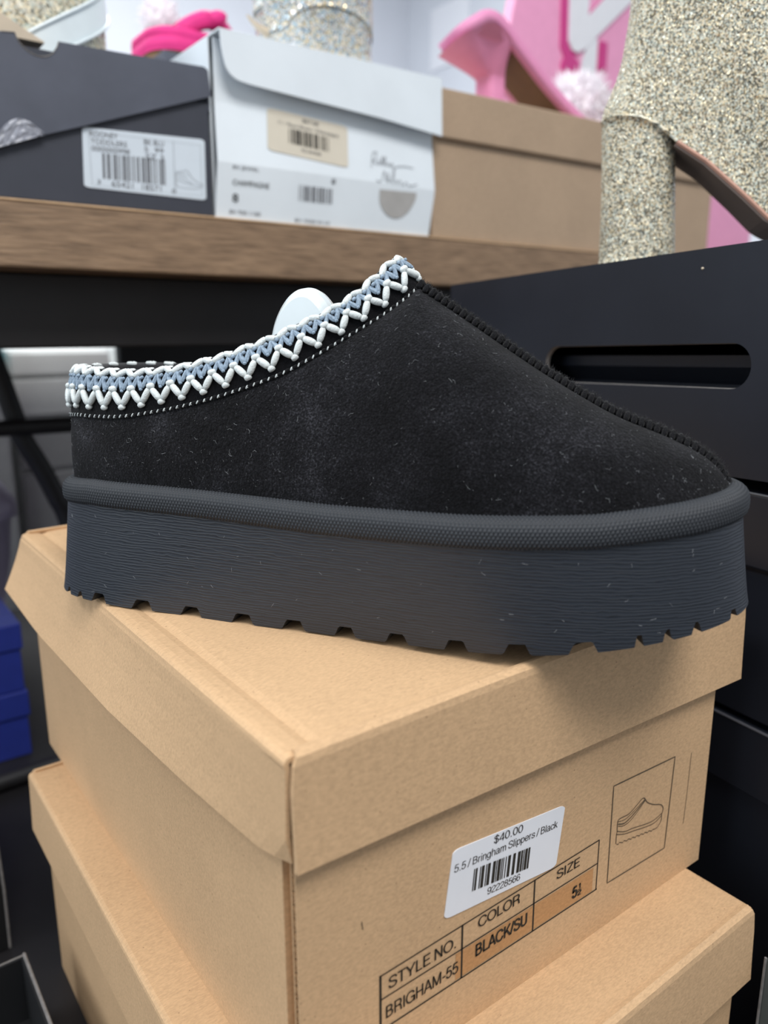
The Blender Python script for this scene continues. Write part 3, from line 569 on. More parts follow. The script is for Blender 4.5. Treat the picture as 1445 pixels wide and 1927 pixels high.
# upper: stitch line / ridge line above, rand below
ST = smooth_path([(.0035, 0, .0762), (.0050, -.0095, .0765), (.0105, -.0180, .0772), (.0215, -.0258, .0782), (.0318, -.0291, .0783), (.043, -.032, .0787), (.0524, -.0328, .0797), (.0651, -.0334, .0818), (.0761, -.0338, .084), (.0875, -.0335, .0868), (.0974, -.0328, .0897),
    (.1081, -.0321, .0932), (.1177, -.0297, .0972), (.1271, -.0269, .1023), (.1358, -.0225, .1079), (.1442, -.0175, .1135), (.1489, -.0134, .1171), (.1537, -.0092, .1212), (.1566, -.0055, .1242), (.1585, -.0022, .1268), (.1592, 0, .1275)], 6)
OP = smooth_path([(.0075, 0, .0968), (.0090, -.0085, .0970), (.0150, -.0165, .0972), (.027, -.0245, .0972), (.0372, -.027, .0967), (.0512, -.0292, .0965), (.0637, -.0295, .0975), (.0734, -.0298, .0986), (.0827, -.0297, .1007), (.0935, -.0286, .1035), (.1021, -.0278, .1064), (.1083, -.0272, .1085),
    (.1142, -.0257, .1111), (.1199, -.024, .1139), (.1264, -.0221, .1167), (.1318, -.0198, .1197), (.1367, -.0165, .1231), (.1409, -.0137, .1269), (.144, -.0107, .1303), (.1469, -.0073, .134), (.1489, -.0039, .1367), (.1500, 0, .1380)], 6)
RD = smooth_path([(.1592, 0, .1270), (.1700, 0, .1200), (.1815, 0, .1125), (.1950, 0, .1035), (.2093, 0, .0945), (.2303, 0, .0828), (.2487, 0, .0756), (.2605, 0, .0698), (.2675, 0, .0635), (.2712, 0, .0565)], 6)
def resample(P, n):
    d = np.r_[0, np.cumsum(np.linalg.norm(np.diff(P, axis=0), axis=1))]; s = np.linspace(0, d[-1], n); return np.stack([np.interp(s, d, P[:, k]) for k in range(3)], 1)
nS, nR = 150, 120
T = np.vstack([resample(ST, nS), resample(RD, nR + 1)[1:]]); nT = len(T)
half = OT_IN[:TOE + 1] - NT[:TOE + 1] * 0.0022; zz = zW[:TOE + 1] + 0.0055; Bp = np.column_stack([half, zz]); Bp[0, 1] = 0; Bp[-1, 1] = 0
db = np.r_[0, np.cumsum(np.linalg.norm(np.diff(half, axis=0), axis=1))]; kb = np.interp(0.172, half[:, 0], db)
sB = np.r_[np.linspace(0, 1, nS) ** 1.0 * kb, kb + (db[-1] - kb) * np.linspace(0, 1, nR + 1)[1:]]
# keep ribs upright over the heel: follow the stitch line's own position there
B = np.stack([np.interp(sB, db, Bp[:, k]) for k in range(3)], 1)
def upper_pt(th, side=1, off=0.0):
    c = np.cos(th); s = np.sin(th); w = np.clip((T[:, 0] - 0.10) / 0.07, 0, 1)
    cv = c ** (1.0 - 0.15 * w) ; sz = (1 - w) * (th / (math.pi / 2)) + w * (0.82 * s ** 1.05 + 0.18 * th / (math.pi / 2))
    cv = (1 - w) * (1 - (th / (math.pi / 2)) ** 1.4) + w * (0.82 * cv + 0.18 * (1 - th / (math.pi / 2)))
    bul = 0.0022 * np.sin(2 * th) * (1 - w)
    a = T[:, 0] + (B[:, 0] - T[:, 0]) * cv; v = T[:, 1] + (B[:, 1] - T[:, 1]) * cv - bul * np.clip(-B[:, 1] / 0.03, 0, 1); z = B[:, 2] + (T[:, 2] - B[:, 2]) * sz
    return a, v * side, z
ths = np.linspace(0, math.pi / 2, 46)
Un = np.array([S3(*upper_pt(th)) for th in ths]); Uf = np.array([S3(*upper_pt(th, -1)) for th in ths])
Vv = np.vstack([Un.reshape(-1, 3), Uf.reshape(-1, 3)]); k = len(ths) * nT
Fs = [f[::-1] for f in grid_faces(len(ths), nT)]; Fs2 = [tuple(i + k for i in f[::-1]) for f in Fs]
bm = bmesh.new(); vs = [bm.verts.new(v) for v in Vv]
for f in Fs + Fs2:
    try: bm.faces.new([vs[i] for i in f])
    except ValueError: pass
bmesh.ops.remove_doubles(bm, verts=bm.verts, dist=0.00005); bmesh.ops.recalc_face_normals(bm, faces=bm.faces)
bm.verts.index_update(); Vv = [tuple(v.co) for v in bm.verts]; Fv = [[v.index for v in f.verts] for f in bm.faces]; bm.free()
upper = mesh('upper', Vv, Fv, 'suede', slip, True)
# collar band between stitch line and opening, with a lining inside
SL = resample(ST, 260); OL = resample(OP, 260)
def loop(H): return np.vstack([H, (H * [1, -1, 1])[-2:0:-1]])
SLo, OLo = loop(SL), loop(OL); NLp = len(SLo)
cen = np.array([0.085, 0.0])
def band(w, off=0.0):
    P = SLo * (1 - w) + OLo * w
    d = np.roll(SLo, -1, 0) - np.roll(SLo, 1, 0); up = OLo - SLo; n = np.cross(d, up); n /= np.linalg.norm(n, axis=1, keepdims=True) + 1e-12
    rad = P[:, :2] - cen; sg = np.sign((n[:, :2] * rad).sum(1)); n = n * np.where(sg == 0, 1, sg)[:, None]
    return P + n * (off + 0.0013 * math.sin(math.pi * w)), n
bw = [band(w)[0] for w in np.linspace(-0.02, 1, 9)]
lip = [OLo + np.column_stack([-0.0 * OLo[:, 0], -np.sign(OLo[:, 1]) * 0.0012, np.full(NLp, 0.0006)])]
for dz, ins in ((-0.002, 0.0028), (-0.012, 0.004), (-0.028, 0.005), (-0.045, 0.005)):
    f = (OLo[:, :2] - cen); L = np.linalg.norm(f, axis=1, keepdims=True); q = OLo.copy(); q[:, :2] = cen + f * (1 - np.minimum(ins / L, 0.5)); q[:, 2] = np.maximum(q[:, 2] + dz, 0.05); lip.append(q)
mesh('collar_band', np.array([S3(b[:, 0], b[:, 1], b[:, 2]) for b in bw]).reshape(-1, 3), grid_faces(9, NLp, False, True), 'fabric_black', upper, True)
Lp = np.array([S3(b[:, 0], b[:, 1], b[:, 2]) for b in [OLo] + lip]); mesh('lining', Lp.reshape(-1, 3), grid_faces(len(Lp), NLp, False, True) + [list(range((len(Lp) - 1) * NLp, len(Lp) * NLp))], 'fuzz', upper, True)

# decorative braid: evenly spaced along the collar, all the way round
bmid, _ = band(0.5); dl = np.r_[0, np.cumsum(np.linalg.norm(np.diff(np.vstack([bmid, bmid[:1]]), axis=0), axis=1))]; LEN = dl[-1]
def bp(s, w, off):
    s = s % LEN; P, n = BC(w); i = np.interp(s, dl, np.arange(NLp + 1)); i0 = int(i) % NLp; i1 = (i0 + 1) % NLp; f = i - int(i)
    p = P[i0] * (1 - f) + P[i1] * f + (n[i0] * (1 - f) + n[i1] * f) * off; return S3(p[0], p[1], p[2]), (n[i0, 0] * U + n[i0, 1] * NV + n[i0, 2] * np.array([0, 0, 1.]))
_bc = {}
def BC(w):
    w = round(w, 3)
    if w not in _bc: _bc[w] = band(w)
    return _bc[w]
NVEE = 41; PITCH = LEN / NVEE
zig, blu, edg, stc = G(), G(), G(), G()
for i in range(NVEE):
    s = (i + 0.5) * PITCH; j = lambda k: random.uniform(-k, k)
    lo, n0 = bp(s + j(.0003), 0.18 + j(.02), 0.0012); l2, _ = bp(s - PITCH * 0.06, 0.25, 0.0012); r2, _ = bp(s + PITCH * 0.10, 0.25, 0.0012)
    tl, n1 = bp(s - PITCH * 0.43, 0.53 + j(.02), 0.0012); tr, n2 = bp(s + PITCH * 0.43, 0.53 + j(.02), 0.0012)
    zig.add(*strand(l2, tl, 0.00140, n0)); zig.add(*strand(r2, tr, 0.00134, n0))
    ka, _ = bp(s - PITCH * 0.10, 0.185, 0.0011); kb2, _ = bp(s + PITCH * 0.13, 0.205, 0.0011); zig.add(*strand(ka, kb2, 0.0012, n0))
    ka, _ = bp(s + PITCH * 0.36, 0.585, 0.0014); kb2, _ = bp(s + PITCH * 0.64, 0.59, 0.0014); zig.add(*strand(ka, kb2, 0.0013, n2))
    for dd in (0.0, 0.5):
        c = s + PITCH * dd
        for sg in (-1, 1):
            for m_ in (-1, 0, 1):
                a_, n3 = bp(c + sg * PITCH * 0.03 + m_ * 0.00045, 0.56 + j(.01), 0.0010 + 0.0003 * (m_ == 0)); b_, _ = bp(c + sg * PITCH * 0.24 + m_ * 0.0005, 0.86 + j(.02), 0.0010 + 0.0003 * (m_ == 0))
                blu.add(*strand(a_, b_, 0.00058 * random.uniform(0.85, 1.15), n3, nu=6))
        ka, n3 = bp(c - PITCH * 0.07, 0.80, 0.0017); kb2, _ = bp(c + PITCH * 0.07, 0.83, 0.0017); blu.add(*strand(ka, kb2, 0.0007, n3, nu=6))
        ka, n3 = bp(c - PITCH * 0.06, 0.545, 0.0012); kb2, _ = bp(c + PITCH * 0.06, 0.545, 0.0012); blu.add(*strand(ka, kb2, 0.0006, n3, nu=6))
    a_, n4 = bp(s - PITCH * 0.46, 0.86, 0.0014); b_, _ = bp(s - PITCH * 0.02, 1.02, 0.0004); c_, _ = bp(s + PITCH * 0.02, 1.02, 0.0004); d_, _ = bp(s + PITCH * 0.44, 0.87, 0.0014)
    edg.add(*strand(a_, b_, 0.00132, n4)); edg.add(*strand(c_, d_, 0.00128, n4))
    e_, _ = bp(s + PITCH * 0.5, 0.88, 0.0018); edg.add(*ellipsoid(e_, (0.0008, 0, 0), (0, 0.0008, 0), (0, 0, 0.0007), 6, 5))
    f_, _ = bp(s - PITCH * 0.2, 1.0, -0.0008); g_, _ = bp(s + PITCH * 0.3, 1.03, -0.0010); edg.add(*strand(f_, g_, 0.001, n4))
zig.out('zigzag_braid', 'cord_white', upper, True); blu.out('blue_braid', 'cord_blue', upper, True); edg.out('edge_cord', 'cord_white', upper, True)
ns = int(LEN / 0.0029); drk = G()
for i in range(ns):
    s = i * LEN / ns; a_, n0 = bp(s, -0.03, 0.0007); b_, _ = bp(s + 0.0009, 0.035, 0.0007); stc.add(*strand(a_, b_, 0.00032, n0, nu=6))
    if i % 2: stc.add(*strand(bp(s + 0.0009, -0.025, 0.0006)[0], bp(s + 0.0003, 0.03, 0.0006)[0], 0.00024, n0, nu=5))
    a_, n0 = bp(s + 0.0010, 0.0, 0.0004); b_, _ = bp(s + 0.0026, 0.01, 0.0004); drk.add(*strand(a_, b_, 0.0008, n0, nu=6))
stc.out('white_stitching', 'cord_white', upper, True); drk.out('black_piping_stitch', 'fabric_black', upper, True)
# whip-stitched ridge seam and its fuzz
rp = resample(RD, 60); rp3 = S3(rp[:, 0], rp[:, 1], rp[:, 2] + 0.0012); g = G().add(*tube(rp3, 0.0017, 8))
L = np.linalg.norm(np.diff(rp3, axis=0), axis=1).sum(); nw = int(L / 0.0027); rw = resample(RD, nw); rw3 = S3(rw[:, 0], rw[:, 1], rw[:, 2] + 0.0013); tg = np.gradient(rw3, axis=0); tg /= np.linalg.norm(tg, axis=1, keepdims=True)
fz = G()
for i in range(nw):
    nn = np.cross(tg[i], NV); nn = nn if nn[2] > 0 else -nn
    for sg in (-1, 1):
        p0 = rw3[i] + nn * 0.0016 + NV * sg * 0.0002; p1 = rw3[i] - nn * 0.0012 + NV * sg * 0.0031 + tg[i] * 0.0006; g.add(*strand(p0, p1, 0.00105, tg[i]))
    for _ in range(30):
        d = nn * random.uniform(0.3, 1) + NV * random.uniform(-1, 1) + tg[i] * random.uniform(-0.8, 0.8); d /= np.linalg.norm(d)
        p = rw3[i] + d * 0.0018 + tg[i] * random.uniform(-0.0013, 0.0013); q = p + d * random.uniform(0.0006, 0.0019); bnd = np.array([random.uniform(-1, 1) for _ in range(3)]) * 0.0004
        fz.add(*tube([p, (p + q) / 2 + bnd, q], [0.00007, 0.00006, 0.00002], 4, False))
seam = g.out('ridge_seam', 'fabric_black', upper, True); o = fz.out('seam_fuzz', 'fuzz', seam); o['kind'] = 'stuff'
# stray lint caught in the suede
lg = G(); uu = Un; na, nb = uu.shape[:2]
for _ in range(700):
    i = random.randint(2, na - 4); jx = random.randint(4, nb - 4); p = uu[i, jx]; e1 = uu[i + 1, jx] - p; e2 = uu[i, jx + 1] - p; n_ = np.cross(e2, e1); n_ /= np.linalg.norm(n_) + 1e-12
    if n_ @ (-NV) < 0 and n_[2] < 0: n_ = -n_
    e1 = e1 / (np.linalg.norm(e1) + 1e-12); e2 = np.cross(n_, e1); an = random.uniform(0, 6.28); d = math.cos(an) * e1 + math.sin(an) * e2; b = -math.sin(an) * e1 + math.cos(an) * e2
    ln = random.choice((0.0002, 0.0003, 0.0003, 0.0004, 0.0006, 0.0009, 0.0022)) * random.uniform(0.5, 1.0); cv = random.uniform(-0.4, 0.4) * ln; r_ = random.uniform(0.000015, 0.000032); p = p + n_ * 0.0002
    lg.add(*tube([p, p + d * ln * .5 + b * cv + n_ * 0.0001, p + d * ln], r_, 4, False))
for _ in range(60):
    i = random.randint(2, nr - 3); jx = random.randint(20, TOE - 20); p = rows[i, jx]; e1 = rows[i, jx + 2] - p; e1 /= np.linalg.norm(e1); n_ = -NV; e2 = np.cross(n_, e1); an = random.uniform(0, 6.28); d = math.cos(an) * e1 + math.sin(an) * e2
    ln = random.uniform(0.0004, 0.002); lg.add(*tube([p + n_ * 0.0003, p + n_ * 0.0004 + d * ln * .5, p + n_ * 0.0003 + d * ln], 0.00003, 4, False))
o = lg.out('lint', 'lint', upper); o['kind'] = 'stuff'
# glossy white shoe filler standing inside
ci = smooth_path([(.0950, .060), (.0958, .100), (.0975, .1115), (.1005, .1190), (.1050, .1250), (.1100, .1280), (.1150, .1280), (.1195, .1252), (.1235, .1190), (.1260, .105), (.1270, .060)], 6)
fil = thing('shoe_filler', 'glossy white plastic filler poking up inside the black slipper', 'shoe filler', tuple(S3(.112, .006, .052)))
P2 = np.array([[S3(0.1110 + (a - 0.111) * (1 - 0.16 * abs(k) ** 3), 0.003 + 0.007 * k, 0.0525 + (z - 0.0525) * (1 - 0.05 * abs(k) ** 3)) for a, z in ci] for k in (-1, -0.85, -0.5, 0, 0.5, 0.85, 1)])
V, F = P2.reshape(-1, 3), grid_faces(7, len(ci)); F = F + [list(range(len(ci)))[::-1], list(range(6 * len(ci), 7 * len(ci)))]
mesh('shell', V, F, 'white_plastic', fil, False)

# ------------------------------------------------------------------ black boot boxes at the right
bd = np.array([0.1371, 0.9906, 0.0]); bn = np.array([0.9906, -0.1371, 0.0])
def black_frame(P0, tilt): 
    b = bd * math.cos(tilt) + np.array([0, 0, -math.sin(tilt)]); up = np.cross(bn, b); up = up if up[2] > 0 else -up
    return lambda s, d, h: P0 + b * s + bn * d + up * h
def xform(vf, f): V, F = vf; return [f(*v) for v in V], F
near = np.array([0.345, 0.2, 0.0])
fr = black_frame(np.array([0.345, 0.2, 0.0]), 0.0265)           # s along the long side, d into the stack, h up
HT, HB = 0.0378, -0.0665
t = thing('black_boot_box', 'black boot box with a long oval hand slot, topmost of its stack beside the slipper', 'shoe box', (0.42, 0.28, -0.069), 'black boot boxes')
def slot_panel(s0, s1, h0, h1, slot, th):
    outer = [(s0, h0), (s1, h0), (s1, h1), (s0, h1)]; bm = bmesh.new(); ed = []
    for lp in (outer, slot):
        vs = [bm.verts.new((x, 0, z)) for x, z in lp]
        ed += [bm.edges.new((vs[i], vs[(i + 1) % len(vs)])) for i in range(len(vs))]
    bmesh.ops.triangle_fill(bm, use_beauty=True, use_dissolve=False, edges=ed)
    r = bmesh.ops.extrude_face_region(bm, geom=list(bm.faces)); bmesh.ops.translate(bm, vec=(0, th, 0), verts=[e for e in r['geom'] if isinstance(e, bmesh.types.BMVert)])
    bmesh.ops.recalc_face_normals(bm, faces=bm.faces); bm.verts.index_update()
    out = [tuple(v.co) for v in bm.verts], [[v.index for v in f.verts] for f in bm.faces]; bm.free(); return out
slot = rounded(-0.0155, 0.1235, -0.0262, -0.0055, 0.0103, 8)
g = G().add(*xform(slot_panel(-0.06, 0.2255, HB, HT, slot, 0.003), fr))
g.add(*xform(bbox((-0.06, 0.003, HT - 0.003), (0.2255, 0.20, HT), 0.0008), fr)).add(*xform(box_vf((-0.06, 0.003, HB), (0.2255, 0.20, HB + 0.003)), fr))
g.add(*xform(box_vf((0.2225, 0.003, HB + 0.003), (0.2255, 0.20, HT - 0.003)), fr)).add(*xform(box_vf((-0.06, 0.003, HB + 0.003), (-0.057, 0.20, HT - 0.003)), fr)).add(*xform(box_vf((-0.057, 0.197, HB + 0.003), (0.2225, 0.20, HT - 0.003)), fr))
g.out('body', 'black_card', t)
k = len(slot); sl = [fr(x, 0.0002, z) for x, z in slot] + [fr(0.054 + (x - 0.054) * 0.994, 0.0028, -0.01585 + (z + 0.01585) * 0.97) for x, z in slot]
mesh('slot_edge', sl, [(i, (i + 1) % k, k + (i + 1) % k, k + i) for i in range(k)], 'board_edge', t)
P = np.array([[fr(s, 0.022 + 0.006 * math.cos(h * 240), h) for h in np.linspace(HB + 0.004, -0.011, 12)] for s in np.linspace(-0.05, 0.2, 10)]); mesh('inner_tray', *sheet(P, 0.002), 'black_card', t)
V, F = ellipsoid(fr(0.014, -0.0002, 0.029), bd * 0.0008, bn * 0.0004, (0, 0, 0.0006)); mesh('scuff', V, F, 'beige', t)
for (h0, h1, lab) in ((-0.1815, -0.0725, 'plain black boot box under the one with the hand slot, second in its stack'), (-0.372, -0.1845, 'black boot box at the bottom of its stack, right of the kraft boxes')):
    f2 = black_frame(near + np.array([0.002, 0, 0]), 0.0)
    t = thing('black_boot_box', lab, 'shoe box', (0.42, 0.28, h0), 'black boot boxes')
    mesh('body', *xform(bbox((-0.058, 0.0025, h0), (0.225, 0.20, h1 - 0.001), 0.001), f2), 'black_card', t)
    mesh('lid', *xform(bbox((-0.06, 0.0, h1 - 0.035), (0.227, 0.202, h1), 0.0012), f2), 'black_card', t)
    mesh('worn_or_lit_edge', *tube([f2(-0.058, 0.0004, h1 - 0.0002), f2(0.225, 0.0004, h1 - 0.0002)], 0.0007, 6), plain('lit_black_edge', (84, 84, 90), 0.6), t)  # light caught by the lid edge, put into a grey strip
t = thing('grey_green_box', 'dark grey-green box with a pale worn edge, in the bottom right corner', 'shoe box', (0.34, 0.08, -0.372))
mesh('body', *bbox((0.3015, 0.02, -0.372), (0.345, 0.1285, -0.264), 0.001), 'green_card', t)
mesh('worn_or_lit_edge', *tube([(0.3017, 0.1286, -0.372), (0.3013, 0.1286, -0.32), (0.3017, 0.1286, -0.264)], 0.0006, 6), 'board_edge', t)

# ------------------------------------------------------------------ gold glitter boot standing on the black box
BT = np.array([-0.60, 0.80, 0.0]); BN = np.array([0.80, 0.60, 0.0])      # towards the back of the boot, and across it
def boot_frame(P0): return lambda s, d, h: P0 + BT * s + BN * d + np.array([0, 0, h])
bf = boot_frame(np.array([0.3865, 0.28, 0.0]))
BC0 = 0.0225                                 # middle of the boot, across
t = thing('glitter_boot', 'gold glitter ankle boot with tall block heel, standing on the black box', 'boot', tuple(bf(0.0, BC0, 0.036)))
def ring(s0, s1, d0, d1, zf, e=3.0, n=56):   # rounded outline of the heel
    out = []
    for i in range(n):
        a = 2 * math.pi * i / n; c, s = math.cos(a), math.sin(a); x = math.copysign(abs(c) ** (2 / e), c); y = math.copysign(abs(s) ** (2 / e), s)
        q = (s0 + s1) / 2 + (s1 - s0) / 2 * x; out.append(bf(q, (d0 + d1) / 2 + (d1 - d0) / 2 * y, zf(q)))
    return out
def loft(R, close0=True, close1=True):
    n = len(R[0]); F = grid_faces(len(R), n, False, True)
    if close0: F.append(list(range(n))[::-1])
    if close1: F.append(list(range((len(R) - 1) * n, len(R) * n)))
    return np.array(R).reshape(-1, 3), F
def sole_h(s): return np.interp(s, [-0.175, -0.14, -0.11, -0.085, -0.0651, -0.0522, -0.0322, -0.016, -0.006, 0.0046, 0.015, 0.0245], [0.0465, 0.0440, 0.0440, 0.0480, 0.0586, 0.0711, 0.0893, 0.1003, 0.1090, 0.1138, 0.1156, 0.1160])
def half_w(s): return np.interp(s, [-0.175, -0.160, -0.12, -0.07, -0.03, 0.0, 0.014, 0.0215, 0.0245], [0.004, 0.020, 0.031, 0.027, 0.023, 0.0222, 0.0185, 0.010, 0.003])
R = []
for k in np.linspace(0, 1, 14):
    f = -0.0215 + 0.0045 * k; b = 0.0212 + 0.0028 * k * k
    R.append(ring(f, b, BC0 - 0.0225, BC0 + 0.0225, lambda q: 0.0362 + k * (sole_h(q) - 0.0008 - 0.0362)))
mesh('block_heel', *loft(R), 'gold_glitter', t, True)
R = []
for k in np.linspace(0, 1, 30):
    fs = np.interp(k, [0, 0.05, 0.1, 0.2, 0.3, 0.45, 1], [-0.175, -0.172, -0.158, -0.118, -0.088, -0.074, -0.074]); bk = np.interp(k, [0, 0.02, 0.053, 0.10, 0.153, 0.267, 0.4, 0.6, 1], [0.0245, 0.0242, 0.0215, 0.0178, 0.0150, 0.0124, 0.0112, 0.0125, 0.017])
    row = []; n = 72
    for i in range(n):
        a = 2 * math.pi * i / n; c, s_ = math.cos(a), math.sin(a); x = (fs + bk) / 2 + (bk - fs) / 2 * c
        xs = -0.175 + (x - fs) / (bk - fs) * 0.1995
        w0 = math.copysign(1, s_) * (half_w(xs) * (1 - k) ** 0.5 + 0.030 * abs(s_) ** 0.8 * (1 - (1 - k) ** 0.5)) if k > 0 else math.copysign(1, s_) * half_w(x)
        row.append(bf(x, BC0 + w0 * (1.02 if abs(s_) > 1e-6 else 0), sole_h(x) + 0.20 * k))
    R.append(row)
boot_up = mesh('upper', *loft(R, False, True), 'gold_glitter', t, True)
soleS = np.linspace(-0.172, -0.0165, 50); P = np.array([[bf(s, BC0 + half_w(s) * q * 0.99, sole_h(s) - 0.0006) for q in np.linspace(-1, 1, 9)] for s in soleS])
osl = mesh('outsole', *sheet(P, -0.0025), 'shank', t)
mesh('welt', *tube(np.array([bf(s, BC0 - half_w(s) * 0.995, sole_h(s) - 0.0010) for s in np.linspace(-0.165, -0.0165, 50)]), 0.0013, 6), 'welt', osl)
mesh('heel_seam', *tube([bf(s, BC0 - half_w(s) - 0.0002, sole_h(s) - 0.0004) for s in np.linspace(-0.0165, 0.0235, 30)], 0.0009, 6), 'rhinestone_warm', t, True)

# ------------------------------------------------------------------ boxes on the wooden shelf
FY = 0.583
t = thing('charcoal_shoe_box', 'charcoal shoe box with crooked lid and white barcode label on the shelf', 'shoe box', (0.11, 0.67, 0.0858))
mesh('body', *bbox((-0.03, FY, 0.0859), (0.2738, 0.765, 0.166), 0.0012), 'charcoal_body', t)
lidp = [(-0.035, 0.1795), (0.1337, 0.1846), (0.1416, 0.1856), (0.1436, 0.1811), (0.1485, 0.1762), (0.1571, 0.1742), (0.1652, 0.1790), (0.1684, 0.1853), (0.2188, 0.187), (0.2701, 0.1888), (0.273, 0.1872), (0.2748, 0.1698), (0.2237, 0.1518), (0.1784, 0.1358), (0.1502, 0.126), (0.1265, 0.1162), (0.09, 0.104), (0.03, 0.096), (-0.035, 0.094)]
lidp = [(-0.035, 0.181)] + smooth_path(lidp[1:3], 1).tolist()[:1] + [(0.1416, 0.1856)] + [tuple(p) for p in smooth_path([(0.1424, 0.183), (0.1445, 0.1795), (0.1495, 0.1757), (0.1560, 0.1743), (0.1625, 0.1765), (0.1670, 0.182)], 4)] + [(0.1684, 0.1856)] + lidp[8:]
n = len(lidp); V, F = prism(lidp, FY - 0.0035, FY - 0.001)
F[0] = list(range(n))[::-1]
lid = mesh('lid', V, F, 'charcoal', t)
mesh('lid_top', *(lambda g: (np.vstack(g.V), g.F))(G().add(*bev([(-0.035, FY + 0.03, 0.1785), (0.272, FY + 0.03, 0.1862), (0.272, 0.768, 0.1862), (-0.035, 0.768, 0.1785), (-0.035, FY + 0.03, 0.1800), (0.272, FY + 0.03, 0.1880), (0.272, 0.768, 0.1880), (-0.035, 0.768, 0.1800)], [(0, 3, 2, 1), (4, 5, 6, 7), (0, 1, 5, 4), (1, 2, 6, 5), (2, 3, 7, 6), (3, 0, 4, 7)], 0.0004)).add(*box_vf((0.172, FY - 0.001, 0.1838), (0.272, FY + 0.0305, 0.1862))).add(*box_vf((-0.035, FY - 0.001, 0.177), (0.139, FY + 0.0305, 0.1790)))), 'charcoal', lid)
mesh('inner_flap', *box_vf((0.1395, FY + 0.0005, 0.166), (0.1715, FY + 0.0025, 0.1800)), 'charcoal_body', t)
mesh('cut_edge', *tube([(p[0], FY - 0.0036, p[1]) for p in lidp[1:27] if p[0] < 0.17 and p[1] > 0.17], 0.0004, 5), 'board_edge', lid)
mesh('lid_side', *bbox((0.2735, FY, 0.160), (0.2750, 0.768, 0.1880), 0.0004), 'charcoal', lid)
P = np.array([[(0.126 + 0.0238 * u, FY - 0.0042 - 0.0012 * random.random(), 0.1162 + 0.0093 * u * 1.0 + w * (0.0125 * math.sin(math.pi * max(0, 0.2 + 0.7 * u)) + 0.0015)) for w in np.linspace(0, 1, 9)] for u in np.linspace(-0.5, 1.15, 22)]); mesh('torn_tape', *sheet(P, 0.0004), 'crumple', lid)
def ff(d): return lambda u, w: (u, FY - d, w)
LQ = [np.array(p) for p in ((0.1779, 0.0979), (0.2680, 0.0974), (0.2690, 0.1400), (0.1798, 0.1364))]
def lq(d): return lambda u, w: (*[(lambda q: (q[0], FY - d, q[1]))(((LQ[0] * (1 - u) + LQ[1] * u) * (1 - w) + (LQ[3] * (1 - u) + LQ[2] * u) * w))][0],)
poly = rounded(0, 1, 0, 1, 0.045); n = len(poly); V = [lq(0.0006)(*p) for p in poly] + [lq(0.0001)(*p) for p in poly]
lab = mesh('barcode_label', V, [list(range(n)), list(range(n, 2 * n))[::-1]] + [(i, n + i, n + (i + 1) % n, (i + 1) % n) for i in range(n)], 'sticker_blue', t)
for s, a, b, c, d in (('ROONEY', .055, .27, .855, .945), ('TODDLERS', .06, .34, .735, .825), ('0000000998', .065, .36, .62, .705), ('BK BLU', .48, .645, .815, .905), ('5  99', .48, .64, .70, .78), ('SZ 3', .49, .64, .58, .67), ('3', .10, .125, .075, .15), ('65421  18571', .21, .61, .06, .155), ('0', .70, .735, .05, .13)):
    mesh('label_lettering', *text_on(s, a, b, c, d, lq(0.0008)), 'ink_soft', lab)
barcode_on(0.145, 0.655, 0.175, 0.60, lq(0.0008), 11, 52).out('barcode', 'ink_soft', lab)
g = G()
for L in ([(.74, .42), (.80, .44), (.835, .46), (.88, .34), (.94, .27), (.965, .26), (.965, .22), (.90, .17), (.76, .17), (.74, .20), (.74, .42)], [(.75, .36), (.80, .33), (.88, .24)], [(.75, .40), (.79, .40), (.84, .36)], [(.75, .30), (.82, .25), (.95, .22)]): g.add(*line_on(smooth_path(L, 4), 0.006, lq(0.0008)))
g.add(*line_on([(.725, .06), (.725, .93)], 0.004, lq(0.0008))).add(*line_on([(.045, .93), (.96, .90), (.965, .06), (.06, .05)], 0.004, lq(0.0008), True)).out('shoe_outline_print', 'ink_pale', lab)

t = thing('white_shoe_box', 'white shoe box with open flap lid and cream price sticker, between charcoal and tan boxes', 'shoe box', (0.383, 0.66, 0.0858))
def front(x, z): return FY - 0.001 - 0.0042 * max(0, 1 - abs(z - 0.1255) / 0.042) - 0.001 * math.sin((x - 0.28) * 16)
us = np.linspace(0, 1, 30); ws = np.r_[np.linspace(0.0862, 0.1255, 8), np.linspace(0.132, 0.211, 12)]
def bx(u, z): l = np.interp(z, [0.0862, 0.13, 0.212], [0.2748, 0.2770, 0.2795]); r = np.interp(z, [0.0862, 0.1225, 0.13, 0.212], [0.4868, 0.4908, 0.4908, 0.4895]); return l + (r - l) * u
P = np.array([[(bx(u, z), front(bx(u, z), z), z) for z in ws] for u in us])
body = mesh('body', *(lambda g: (np.vstack(g.V), g.F))(G().add(*sheet(P, 0.0012)).box((0.2755, FY + 0.001, 0.0859), (0.2767, 0.765, 0.2115)).box((0.4875, FY + 0.001, 0.0859), (0.4887, 0.765, 0.2115)).box((0.2767, 0.7635, 0.0859), (0.4875, 0.765, 0.2115)).box((0.2767, FY + 0.001, 0.0859), (0.4875, 0.7635, 0.0872))), 'white_card', t)
fp = [(0.4917, 0.2166), (0.4931, 0.170), (0.4241, 0.1751), (0.3509, 0.1782), (0.302, 0.1805)] + [tuple(p) for p in smooth_path([(0.302, 0.1805), (0.2915, 0.1822), (0.2848, 0.1872), (0.2820, 0.1950), (0.2806, 0.2024)], 5)][1:] + [(0.2799, 0.2138)]
V, F = prism(fp, FY - 0.012, FY - 0.0106); lid = mesh('flap_lid', *bev(V, F, 0.0004), 'white_card', t)
